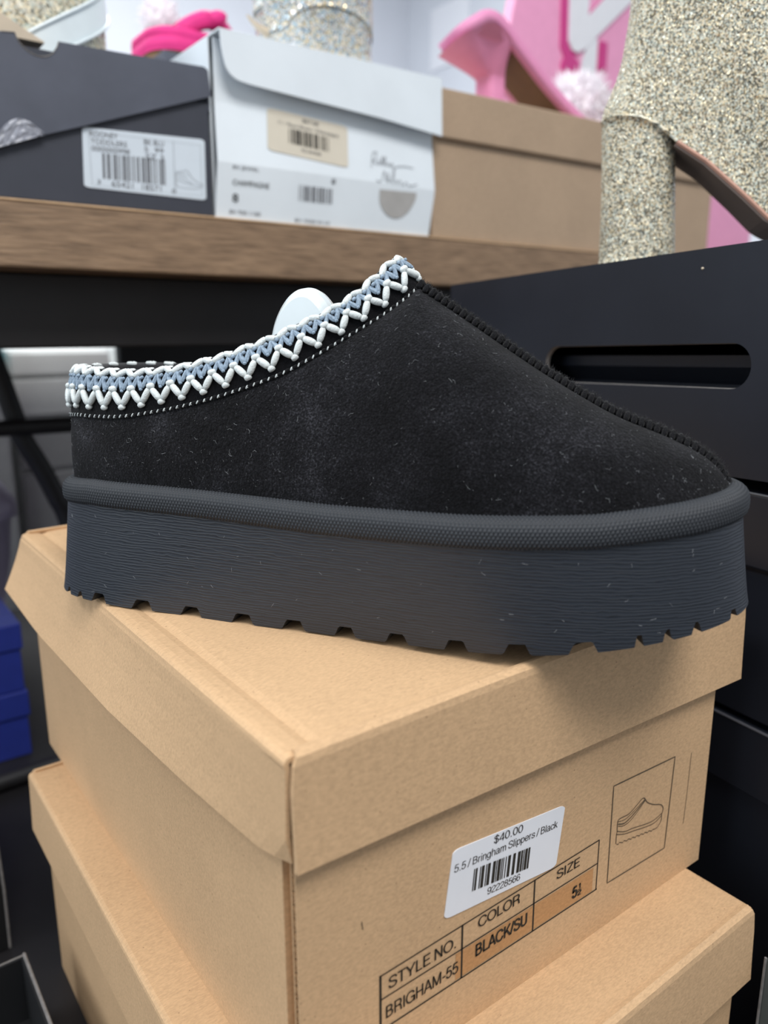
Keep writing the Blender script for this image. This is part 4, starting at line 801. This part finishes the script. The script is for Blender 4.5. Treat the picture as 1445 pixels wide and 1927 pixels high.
mesh('lid_top', *bev([(0.2790, FY - 0.012, 0.2128), (0.4925, FY - 0.012, 0.2156), (0.4925, 0.768, 0.2140), (0.2765, 0.768, 0.2120), (0.2790, FY - 0.012, 0.2143), (0.4925, FY - 0.012, 0.2171), (0.4925, 0.768, 0.2155), (0.2765, 0.768, 0.2135)], [(0, 3, 2, 1), (4, 5, 6, 7), (0, 1, 5, 4), (1, 2, 6, 5), (2, 3, 7, 6), (3, 0, 4, 7)], 0.0005), 'white_card', lid)
def wf(d): return lambda u, w: (u, front(u, w) - d, w)
WQ = [np.array(p) for p in ((0.3197, 0.1386), (0.395, 0.1338), (0.3966, 0.1663), (0.3219, 0.1699))]
def wq(d):
    def f(u, w): q = (WQ[0] * (1 - u) + WQ[1] * u) * (1 - w) + (WQ[3] * (1 - u) + WQ[2] * u) * w; return (q[0], front(q[0], q[1]) - d, q[1])
    return f
poly = rounded(0, 1, 0, 1, 0.07)
V = [wq(0.0006)(0.5, 0.5)] + [wq(0.0006)(0.5 + (u - .5) * .5, 0.5 + (w - .5) * .5) for u, w in poly] + [wq(0.0006)(*p) for p in poly]; n = len(poly)
ps = mesh('price_sticker', V, [(0, 1 + i, 1 + (i + 1) % n) for i in range(n)] + [(1 + i, 1 + n + i, 1 + n + (i + 1) % n, 1 + (i + 1) % n) for i in range(n)], 'sticker_warm', t)
for s, a, b, c, d in (('$67.00', .42, .62, .83, .93), ('11 / Rave Shoes / Champagne', .13, .88, .66, .76), ('92104458', .4, .64, .14, .21)): mesh('sticker_lettering', *text_on(s, a, b, c, d, wq(0.0010)), 'ink_soft', ps)
barcode_on(.25, .76, .28, .63, wq(0.0010), 21, 34).out('barcode', 'ink', ps)
pb = G().add(*quad_on(0.2862, 0.3965, 0.0868, 0.1200, wf(0.0001)))
for s, a, b, c, d, mt in (('BV JEWEL', 0.2890, 0.3110, 0.1208, 0.1240, 'ink_soft'), ('CHAMPAGNE', 0.2888, 0.3200, 0.1100, 0.1140, 'ink'), ('8', 0.2885, 0.2935, 0.0980, 0.1040, 'ink'), ('BV 950 1100', 0.2862, 0.3125, 0.0894, 0.0922, 'ink_soft'), ('8', 0.3778, 0.3818, 0.1196, 0.1236, 'ink_soft'), ('BV 9500 0110', 0.3440, 0.3770, 0.0878, 0.0902, 'ink_soft')):
    mesh('box_lettering', *text_on(s, a, b, c, d, wf(0.0006)), mt, t)
barcode_on(0.3470, 0.3805, 0.1040, 0.1158, wf(0.0006), 31, 40).out('barcode', 'ink_soft', t)
g = G()
for L in ([(0.4195, 0.1370), (0.4215, 0.1480), (0.4255, 0.1500), (0.4250, 0.1450), (0.4215, 0.1430), (0.4262, 0.1400), (0.4275, 0.1440), (0.4300, 0.1400), (0.4318, 0.1478), (0.4325, 0.1400), (0.4350, 0.1480), (0.4355, 0.1400), (0.4385, 0.1430), (0.4400, 0.1395), (0.4425, 0.1430), (0.4440, 0.1330), (0.4415, 0.1310), (0.4460, 0.1400), (0.4580, 0.1420), (0.4660, 0.1415)],
          [(0.4235, 0.1270), (0.4290, 0.1270), (0.4330, 0.1360), (0.4345, 0.1270), (0.4375, 0.1350), (0.4370, 0.1265), (0.4400, 0.1300), (0.4420, 0.1262), (0.4450, 0.1300), (0.4470, 0.1262), (0.4500, 0.1300), (0.4530, 0.1258), (0.4570, 0.1290), (0.4600, 0.1262), (0.4700, 0.1285)]):
    g.add(*line_on(smooth_path(L, 5), 0.00055, wf(0.0006)))
g.out('signature_print', 'ink_soft', t)
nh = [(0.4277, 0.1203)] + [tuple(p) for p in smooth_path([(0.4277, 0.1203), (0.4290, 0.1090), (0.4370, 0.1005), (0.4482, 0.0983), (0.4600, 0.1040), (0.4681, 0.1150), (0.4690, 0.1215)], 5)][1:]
mesh('thumb_hole_shade', [wf(0.0006)(*p) for p in nh], [list(range(len(nh)))], plain('shaded_grey_card', (176, 174, 172), 0.7), t)  # flat patch, no opening; the hole's shade is put into its grey

t = thing('tan_shoe_box', 'plain tan cardboard shoe box on the shelf, behind the glitter boot', 'shoe box', (0.72, 0.66, 0.0858))
mesh('body', *bbox((0.492, FY, 0.0859), (0.948, 0.765, 0.2120), 0.0012), 'tan', t)
mesh('lid', *bev([(0.4942, FY - 0.005, 0.1715), (0.952, FY - 0.005, 0.1765), (0.952, 0.768, 0.1765), (0.4942, 0.768, 0.1715), (0.4942, FY - 0.005, 0.2128), (0.952, FY - 0.005, 0.2215), (0.952, 0.768, 0.2215), (0.4942, 0.768, 0.2128)], [(0, 3, 2, 1), (4, 5, 6, 7), (0, 1, 5, 4), (1, 2, 6, 5), (2, 3, 7, 6), (3, 0, 4, 7)], 0.0015), 'tan', t)
t = thing('grey_shoe_box', 'grey shoe box in the back row under the hot pink sandal', 'shoe box', (0.36, 0.85, 0.0858))
mesh('body', *bbox((0.322, 0.775, 0.0859), (0.50, 0.94, 0.222), 0.0012), 'charcoal', t); mesh('lid', *bbox((0.320, 0.773, 0.222), (0.502, 0.942, 0.2595), 0.0012), 'charcoal', t)

# ------------------------------------------------------------------ shoes displayed on the boxes
# rhinestone boot on the white box (seen from behind the heel)
t = thing('rhinestone_boot', 'silver rhinestone boot heel standing on the white shoe box', 'boot', (0.385, 0.635, 0.2160))
def dring(cx, cy, rx, ry, z, e=2.5, n=48):
    return [(cx + rx * math.copysign(abs(math.cos(2 * math.pi * i / n)) ** (2 / e), math.cos(2 * math.pi * i / n)), cy + ry * math.copysign(abs(math.sin(2 * math.pi * i / n)) ** (2 / e), math.sin(2 * math.pi * i / n)), z) for i in range(n)]
mesh('block_heel', *loft([dring(0.4035, 0.640, 0.0500 - 0.0008 * k, 0.036, 0.2175 + 0.050 * k, 3) for k in np.linspace(0, 1, 8)]), 'rhinestone', t, True)
def arch(x): return 0.2420 + 0.0215 * math.sqrt(max(0, 1 - ((x - 0.4075) / 0.047) ** 2))
R = []
for k in np.linspace(0, 1, 12):
    row = []
    for p in dring(0.4035, 0.640, 0.0510, 0.0372, 0, 3): row.append((p[0], p[1] + 0.002 * k, (arch(p[0]) if p[1] < 0.64 else 0.2640) * (1 - k) + 0.37 * k))
    R.append(row)
mesh('upper', *loft(R), 'rhinestone', t, True)
mesh('strap_tab', *tube(smooth_path([(0.355, 0.634, 0.2420), (0.343, 0.631, 0.2445), (0.3325, 0.628, 0.2495)], 5), np.linspace(0.0042, 0.0008, 11), 8), 'beige', t, True)
# warm rhinestone shoe with white strap on the charcoal box
t = thing('strappy_rhinestone_shoe', 'rhinestone covered shoe with wide white strap, standing on the charcoal box', 'shoe', (0.17, 0.66, 0.1868))
R = [dring(0.174, 0.668, 0.052 - 0.004 * k + 0.003 * math.sin(3 * k), 0.042 - 0.006 * k, 0.1891 + 0.10 * k, 2.3) for k in np.linspace(0, 1, 14)]
mesh('upper', *loft(R), 'rhinestone_warm', t, True)
P = []
for u in np.linspace(0, 1, 26):
    an = math.radians(232 + 140 * u); row = []
    for w in np.linspace(-1, 1, 7): row.append((0.174 + (0.0555 - 0.001 * w) * math.cos(an), 0.668 + 0.0455 * math.sin(an), max(0.1893, 0.177 + 0.082 * u + 0.0095 * w * (1 + 0.25 * u))))
    P.append(row)
strap = mesh('strap', *sheet(np.array(P), 0.0022), 'strap', t, True)
for j_ in (0, 6): mesh('strap_piping', *tube([np.array(r[j_]) + np.array([0, -0.0006, 0]) for r in P], 0.0013, 6), 'strap', strap, True)
mesh('footbed', *prism([(0.10, 0.2215), (0.140, 0.2020), (0.165, 0.1902), (0.165, 0.1891), (0.10, 0.1891)], 0.600, 0.622, 0.0004), 'beige', t)
# hot pink sandal on the back-row box
t = thing('hot_pink_sandal', 'hot pink platform sandal with knotted strap, seen over the corner of the white box', 'sandal', (0.37, 0.82, 0.2596))
pl = rounded(0.318, 0.46, 0.785, 0.868, 0.026, 6)
mesh('outsole', *loft([[(x, y, z) for x, y in pl] for z in (0.2597, 0.2655)]), 'brown_sole', t, True)
mesh('footbed', *loft([[(0.389 + (x - 0.389) * k, 0.826 + (y - 0.826) * k, z) for x, y in pl] for z, k in ((0.2657, 1.0), (0.2675, 1.02), (0.2765, 1.02), (0.2785, 0.99), (0.280, 1.02), (0.2855, 1.01), (0.2875, 0.95), (0.2878, 0.88))]), 'hot_pink', t, True)
P = [(0.345, 0.795, 0.284), (0.362, 0.796, 0.2960), (0.380, 0.800, 0.3040), (0.402, 0.815, 0.3040), (0.425, 0.840, 0.298), (0.440, 0.858, 0.286)]
mesh('strap', *tube(smooth_path(P, 6), 0.0085, 10), 'hot_pink', t, True)
V, F = ellipsoid((0.387, 0.797, 0.3060), (0.012, 0, 0.003), (0, 0.008, 0), (0, 0, 0.0075), 12, 8); mesh('knot', V, F, 'hot_pink', t, True)
def fluff(name, c, r, nh, ln, mat, parent, sq=(1, 1, 1)):
    g = G(); V, F = ellipsoid(c, (r * sq[0], 0, 0), (0, r * sq[1], 0), (0, 0, r * sq[2]), 16, 10); g.add(V, F)
    for _ in range(nh):
        d = rng.normal(size=3); d /= np.linalg.norm(d); p = np.array(c) + d * r * np.array(sq) * 0.95; q = p + d * ln * random.uniform(0.5, 1) + rng.normal(size=3) * ln * 0.25
        g.add(*tube([p, (p + q) / 2 + rng.normal(size=3) * ln * 0.08, q], [r * 0.03, r * 0.025, r * 0.006], 4, False))
    return g.out(name, mat, parent, True)
t = thing('pompom_slide', 'white fluffy pompom shoe behind the hot pink sandal', 'shoe', (0.37, 0.91, 0.2596))
mesh('sole', *bbox((0.340, 0.885, 0.2597), (0.415, 0.938, 0.2800), 0.003), 'white_plastic', t); fluff('pompom', (0.374, 0.905, 0.333), 0.016, 500, 0.010, 'fluff', t, (1, 1, 1.2)); mesh('pompom_strap', *bbox((0.362, 0.9, 0.280), (0.386, 0.91, 0.322), 0.002), 'fluff', t)
# pink mule on the tan box, heel towards us and raised
t = thing('pink_mule', 'pink high-heeled mule with brown sole, standing on the tan shoe box', 'shoe', (0.70, 0.66, 0.2200))
nr_ = smooth_path([(0.5540, 0.625, 0.2850), (0.5620, 0.625, 0.2915), (0.5780, 0.625, 0.3010), (0.5920, 0.625, 0.3085), (0.6080, 0.626, 0.3110), (0.6250, 0.627, 0.3065), (0.6600, 0.630, 0.2880), (0.7100, 0.635, 0.2630), (0.7680, 0.640, 0.2400), (0.8000, 0.645, 0.2330)], 6)
fr_ = nr_ + np.array([0.028, 0.072, 0.0]); dn = np.r_[0, np.cumsum(np.linalg.norm(np.diff(nr_, axis=0), axis=1))]; fw = np.sqrt(np.clip(1 - (1 - np.clip(dn / 0.036, 0, 1)) ** 2, 0.03, 1))[:, None]; mid = (nr_ + fr_) / 2; nr_, fr_ = mid + (nr_ - mid) * fw, mid + (fr_ - mid) * fw
P = np.array([[a * (1 - w) + b * w for w in np.linspace(0, 1, 9)] for a, b in zip(nr_, fr_)])
foot = mesh('footbed', *sheet(P, 0.0115), 'pink', t, True)
k0 = 29; low = P + np.array([0, 0, -0.0118])
mesh('outsole', *sheet(low[k0:, 1:-1], 0.0015), 'brown_sole', t)
# heel: hoof-shaped seat under the footbed narrowing to a slim post
edge = np.vstack([low[:k0 + 4, 0], low[k0 + 4, 1:-1], low[k0 + 3::-1, -1], low[0, -2:0:-1]]); edge = resample_loop(edge, 60)
post = np.array([(0.6400 + 0.0130 * math.copysign(abs(math.cos(a)) ** 0.6, math.cos(a)), 0.664 + 0.0140 * math.copysign(abs(math.sin(a)) ** 0.6, math.sin(a)), 0.0) for a in [math.atan2(p[1] - 0.664, p[0] - 0.6400) for p in edge]])
R = []
for m_, zn in ((0, 0), (0.1, 0), (0.3, 0), (0.55, 0), (0.8, 0), (0.95, 0), (1, 0), (1, .252), (1, .242), (1, .230), (0.97, .2185)):
    q = edge * (1 - m_) + post * m_; q[:, 2] = zn if zn else (edge[:, 2] + 0.001) * (1 - m_) + 0.262 * m_; R.append(q)
mesh('heel', *loft(R), 'pink', t, True)
mesh('vamp', *tube(smooth_path([(0.772, 0.652, 0.238), (0.782, 0.668, 0.246), (0.790, 0.690, 0.247), (0.798, 0.708, 0.239)], 6), 0.006, 10), 'pink', t, True)
# fluffy slipper beside it
t = thing('fluffy_pink_slide', 'fluffy white and pink slide between the pink mule and the glitter boot', 'shoe', (0.86, 0.74, 0.2220))
mesh('sole', *bbox((0.845, 0.70, 0.2220), (0.93, 0.765, 0.2400), 0.004), 'pink', t); fluff('fluffy_strap', (0.878, 0.745, 0.284), 0.044, 1400, 0.016, 'fluff', t, (1, 0.8, 0.85))
# pink sign with white lettering
t = thing('pink_sign', 'pink sign board with white lettering shadowed in magenta, behind the pink mule', 'sign', (1.25, 0.91, 0.0858))
sg = [(0.845, 0.0862), (1.62, 0.0862), (1.66, 0.62), (0.955, 0.62), (0.900, 0.40)]
mesh('board', *bev(*prism(sg, 0.905, 0.925), 0.002), 'sign_pink', t)
Q = 0.905 / 0.95
def px_(pts, dx=0, dz=0): return [((x + dx) * Q, (z + dz) * Q) for x, z in pts]
letter = [(1.070, 0.62), (1.085, 0.4600), (1.098, 0.4490), (1.118, 0.4510), (1.30, 0.5900), (1.36, 0.70), (1.26, 0.70), (1.1287, 0.5030), (1.131, 0.70), (1.070, 0.70)]
letter = [(1.0780, 0.66), (1.0850, 0.4620), (1.0940, 0.4500), (1.1080, 0.4480), (1.1250, 0.4570), (1.30, 0.6000), (1.30, 0.66), (1.2350, 0.60), (1.1300, 0.5070), (1.1330, 0.66)]
mesh('letter_shadow', *prism(px_(letter, -0.016, -0.012) , 0.9025, 0.9052), 'magenta', t); mesh('letter', *prism(px_(letter), 0.8995, 0.9030), 'sticker', t)
mesh('small_letter', *prism(px_([(1.118, 0.36), (1.155, 0.36), (1.158, 0.478), (1.138, 0.478), (1.122, 0.44)]), 0.9005, 0.9045), 'sticker', t)
mesh('small_letter_shadow', *prism(px_([(1.166, 0.434), (1.185, 0.434), (1.185, 0.478), (1.166, 0.478)]), 0.9015, 0.9050), 'magenta', t)
mesh('small_letter_shadow', *prism(px_(rounded(1.073, 1.118, 0.405, 0.440, 0.016, 5)), 0.9015, 0.9050), 'magenta', t)
t = thing('paper_notice', 'white paper notice on the right wall behind the pink mule', 'notice', (2.615, 3.0, 1.25))
mesh('sheet', *bbox((2.612, 2.86, 1.20), (2.619, 3.12, 1.46), 0.001), 'sticker', t)

# ------------------------------------------------------------------ under the shelf at the left
t = thing('garment_rail', 'black steel tube rail with slanting brace behind the heel of the slipper', 'rack', (0.2, 0.8, -0.372))
mesh('rail', *tube([(-0.30, 0.80, -0.0840), (0.62, 0.80, -0.0920)], 0.0078, 14), 'steel', t, True)
mesh('brace', *tube(smooth_path([(0.146, 0.815, -0.005), (0.1555, 0.815, -0.0421), (0.1636, 0.815, -0.0768), (0.1690, 0.815, -0.0992), (0.1830, 0.815, -0.1295), (0.1960, 0.815, -0.1633), (0.207, 0.815, -0.200), (0.240, 0.815, -0.371)], 6), 0.0095, 10), 'steel', t, True)
for x in (-0.28, 0.60): mesh('post', *tube([(x, 0.80, -0.372), (x, 0.80, -0.084)], 0.0078, 10), 'steel', t, True)
def cabinet(x0, x1, y, ztop, lab):
    t = thing('drawer_cabinet', lab, 'cabinet', ((x0 + x1) / 2, y + 0.2, -1.02), 'white cabinets under the shelf')
    mesh('carcass', *bbox((x0, y + 0.012, -1.02), (x1, y + 0.40, ztop), 0.004), 'white_paint', t)
    z = ztop - 0.004
    for h in (0.040, 0.062, 0.085, 0.20, 0.20):
        mesh('drawer', *bbox((x0 + 0.003, y, z - h + 0.005), (x1 - 0.003, y + 0.012, z), 0.003), 'white_paint' if h < 0.08 else 'grey_paint', t); z -= h
cabinet(0.262, 0.418, 1.30, -0.026, 'white drawer cabinet seen under the shelf, left of the slipper heel')
cabinet(0.478, 0.600, 1.30, -0.026, 'white drawer cabinet seen just above the slipper collar')
t = thing('teal_box', 'teal box at the left edge beside the white drawer cabinet', 'box', (0.2, 1.32, -1.02)); mesh('body', *bbox((0.10, 1.28, -1.02), (0.250, 1.5, -0.05), 0.004), 'grey_paint', t); mesh('lid', *bbox((0.10, 1.275, -0.05), (0.252, 1.5, 0.02), 0.004), 'teal', t)
t = thing('lilac_tote', 'rounded lilac grey plastic tote behind the blue boxes', 'tote', (0.05, 1.0, -0.372))
R = [[(x, y, z) for x, y in rounded(-0.10 - e, 0.172 + e, 0.92 - e, 1.06 + e, 0.035, 6)] for z, e in ((-0.3715, -0.02), (-0.25, 0.0), (-0.205, 0.004), (-0.2, 0.010), (-0.185, 0.010), (-0.165, 0.0), (-0.155, -0.02), (-0.152, -0.034))]
mesh('body', *loft(R), 'lilac', t, True)
for z0, z1, lab in ((-0.3718, -0.3095, 'blue shoe box, lower of the two beside the kraft stack'), (-0.3090, -0.246, 'blue shoe box, upper of the two beside the kraft stack')):
    t = thing('blue_shoe_box', lab, 'shoe box', (0.04, 0.8, z0), 'blue shoe boxes')
    mesh('body', *bbox((-0.098, 0.702, z0), (0.126, 0.90, z1 - 0.002), 0.001), 'blue_card', t); mesh('lid', *bbox((-0.10, 0.70, z1 - 0.024), (0.128, 0.902, z1), 0.0012), 'blue_card', t)
# open black boxes low at the left
def open_box(lab, x0, x1, y0, y1, z0, z1):
    t = thing('open_black_box', lab, 'shoe box', ((x0 + x1) / 2, (y0 + y1) / 2, z0), 'open black boxes')
    g = G().box((x0, y0, z0), (x1, y1, z0 + 0.003)).box((x0, y0, z0 + 0.003), (x0 + 0.003, y1, z1)).box((x1 - 0.003, y0, z0 + 0.003), (x1, y1, z1)).box((x0 + 0.003, y0, z0 + 0.003), (x1 - 0.003, y0 + 0.003, z1)).box((x0 + 0.003, y1 - 0.003, z0 + 0.003), (x1 - 0.003, y1, z1))
    g.out('body', 'black_board', t)
    mesh('worn_rim', *(lambda g: (np.vstack(g.V), g.F))(G().add(*tube([(x1 - 0.001, y0, z1), (x1 - 0.001, y1, z1)], 0.0009, 6)).add(*tube([(x0, y1 - 0.001, z1), (x1, y1 - 0.001, z1)], 0.0005, 6))), 'board_edge', t)
open_box('open black box with a pale worn rim, in the bottom left corner', -0.15, 0.058, 0.20, 0.405, -0.372, -0.330)
t = thing('closed_black_box', 'closed black box with a pale worn corner, behind the open black box', 'shoe box', (-0.05, 0.53, -0.372))
mesh('body', *bbox((-0.15, 0.466, -0.372), (0.0585, 0.60, -0.285), 0.001), 'black_board', t)
mesh('worn_corner', *tube([(0.0585, 0.466, -0.371), (0.0592, 0.466, -0.33), (0.0585, 0.466, -0.286)], 0.0009, 6), 'board_edge', t)
t = thing('floor_bar', 'dark steel bar lying on the platform by the blue boxes', 'bar', (0.08, 0.655, -0.372)); mesh('bar', *tube([(-0.2, 0.64, -0.3645), (0.20, 0.66, -0.3645)], 0.0075, 10), 'steel', t, True)
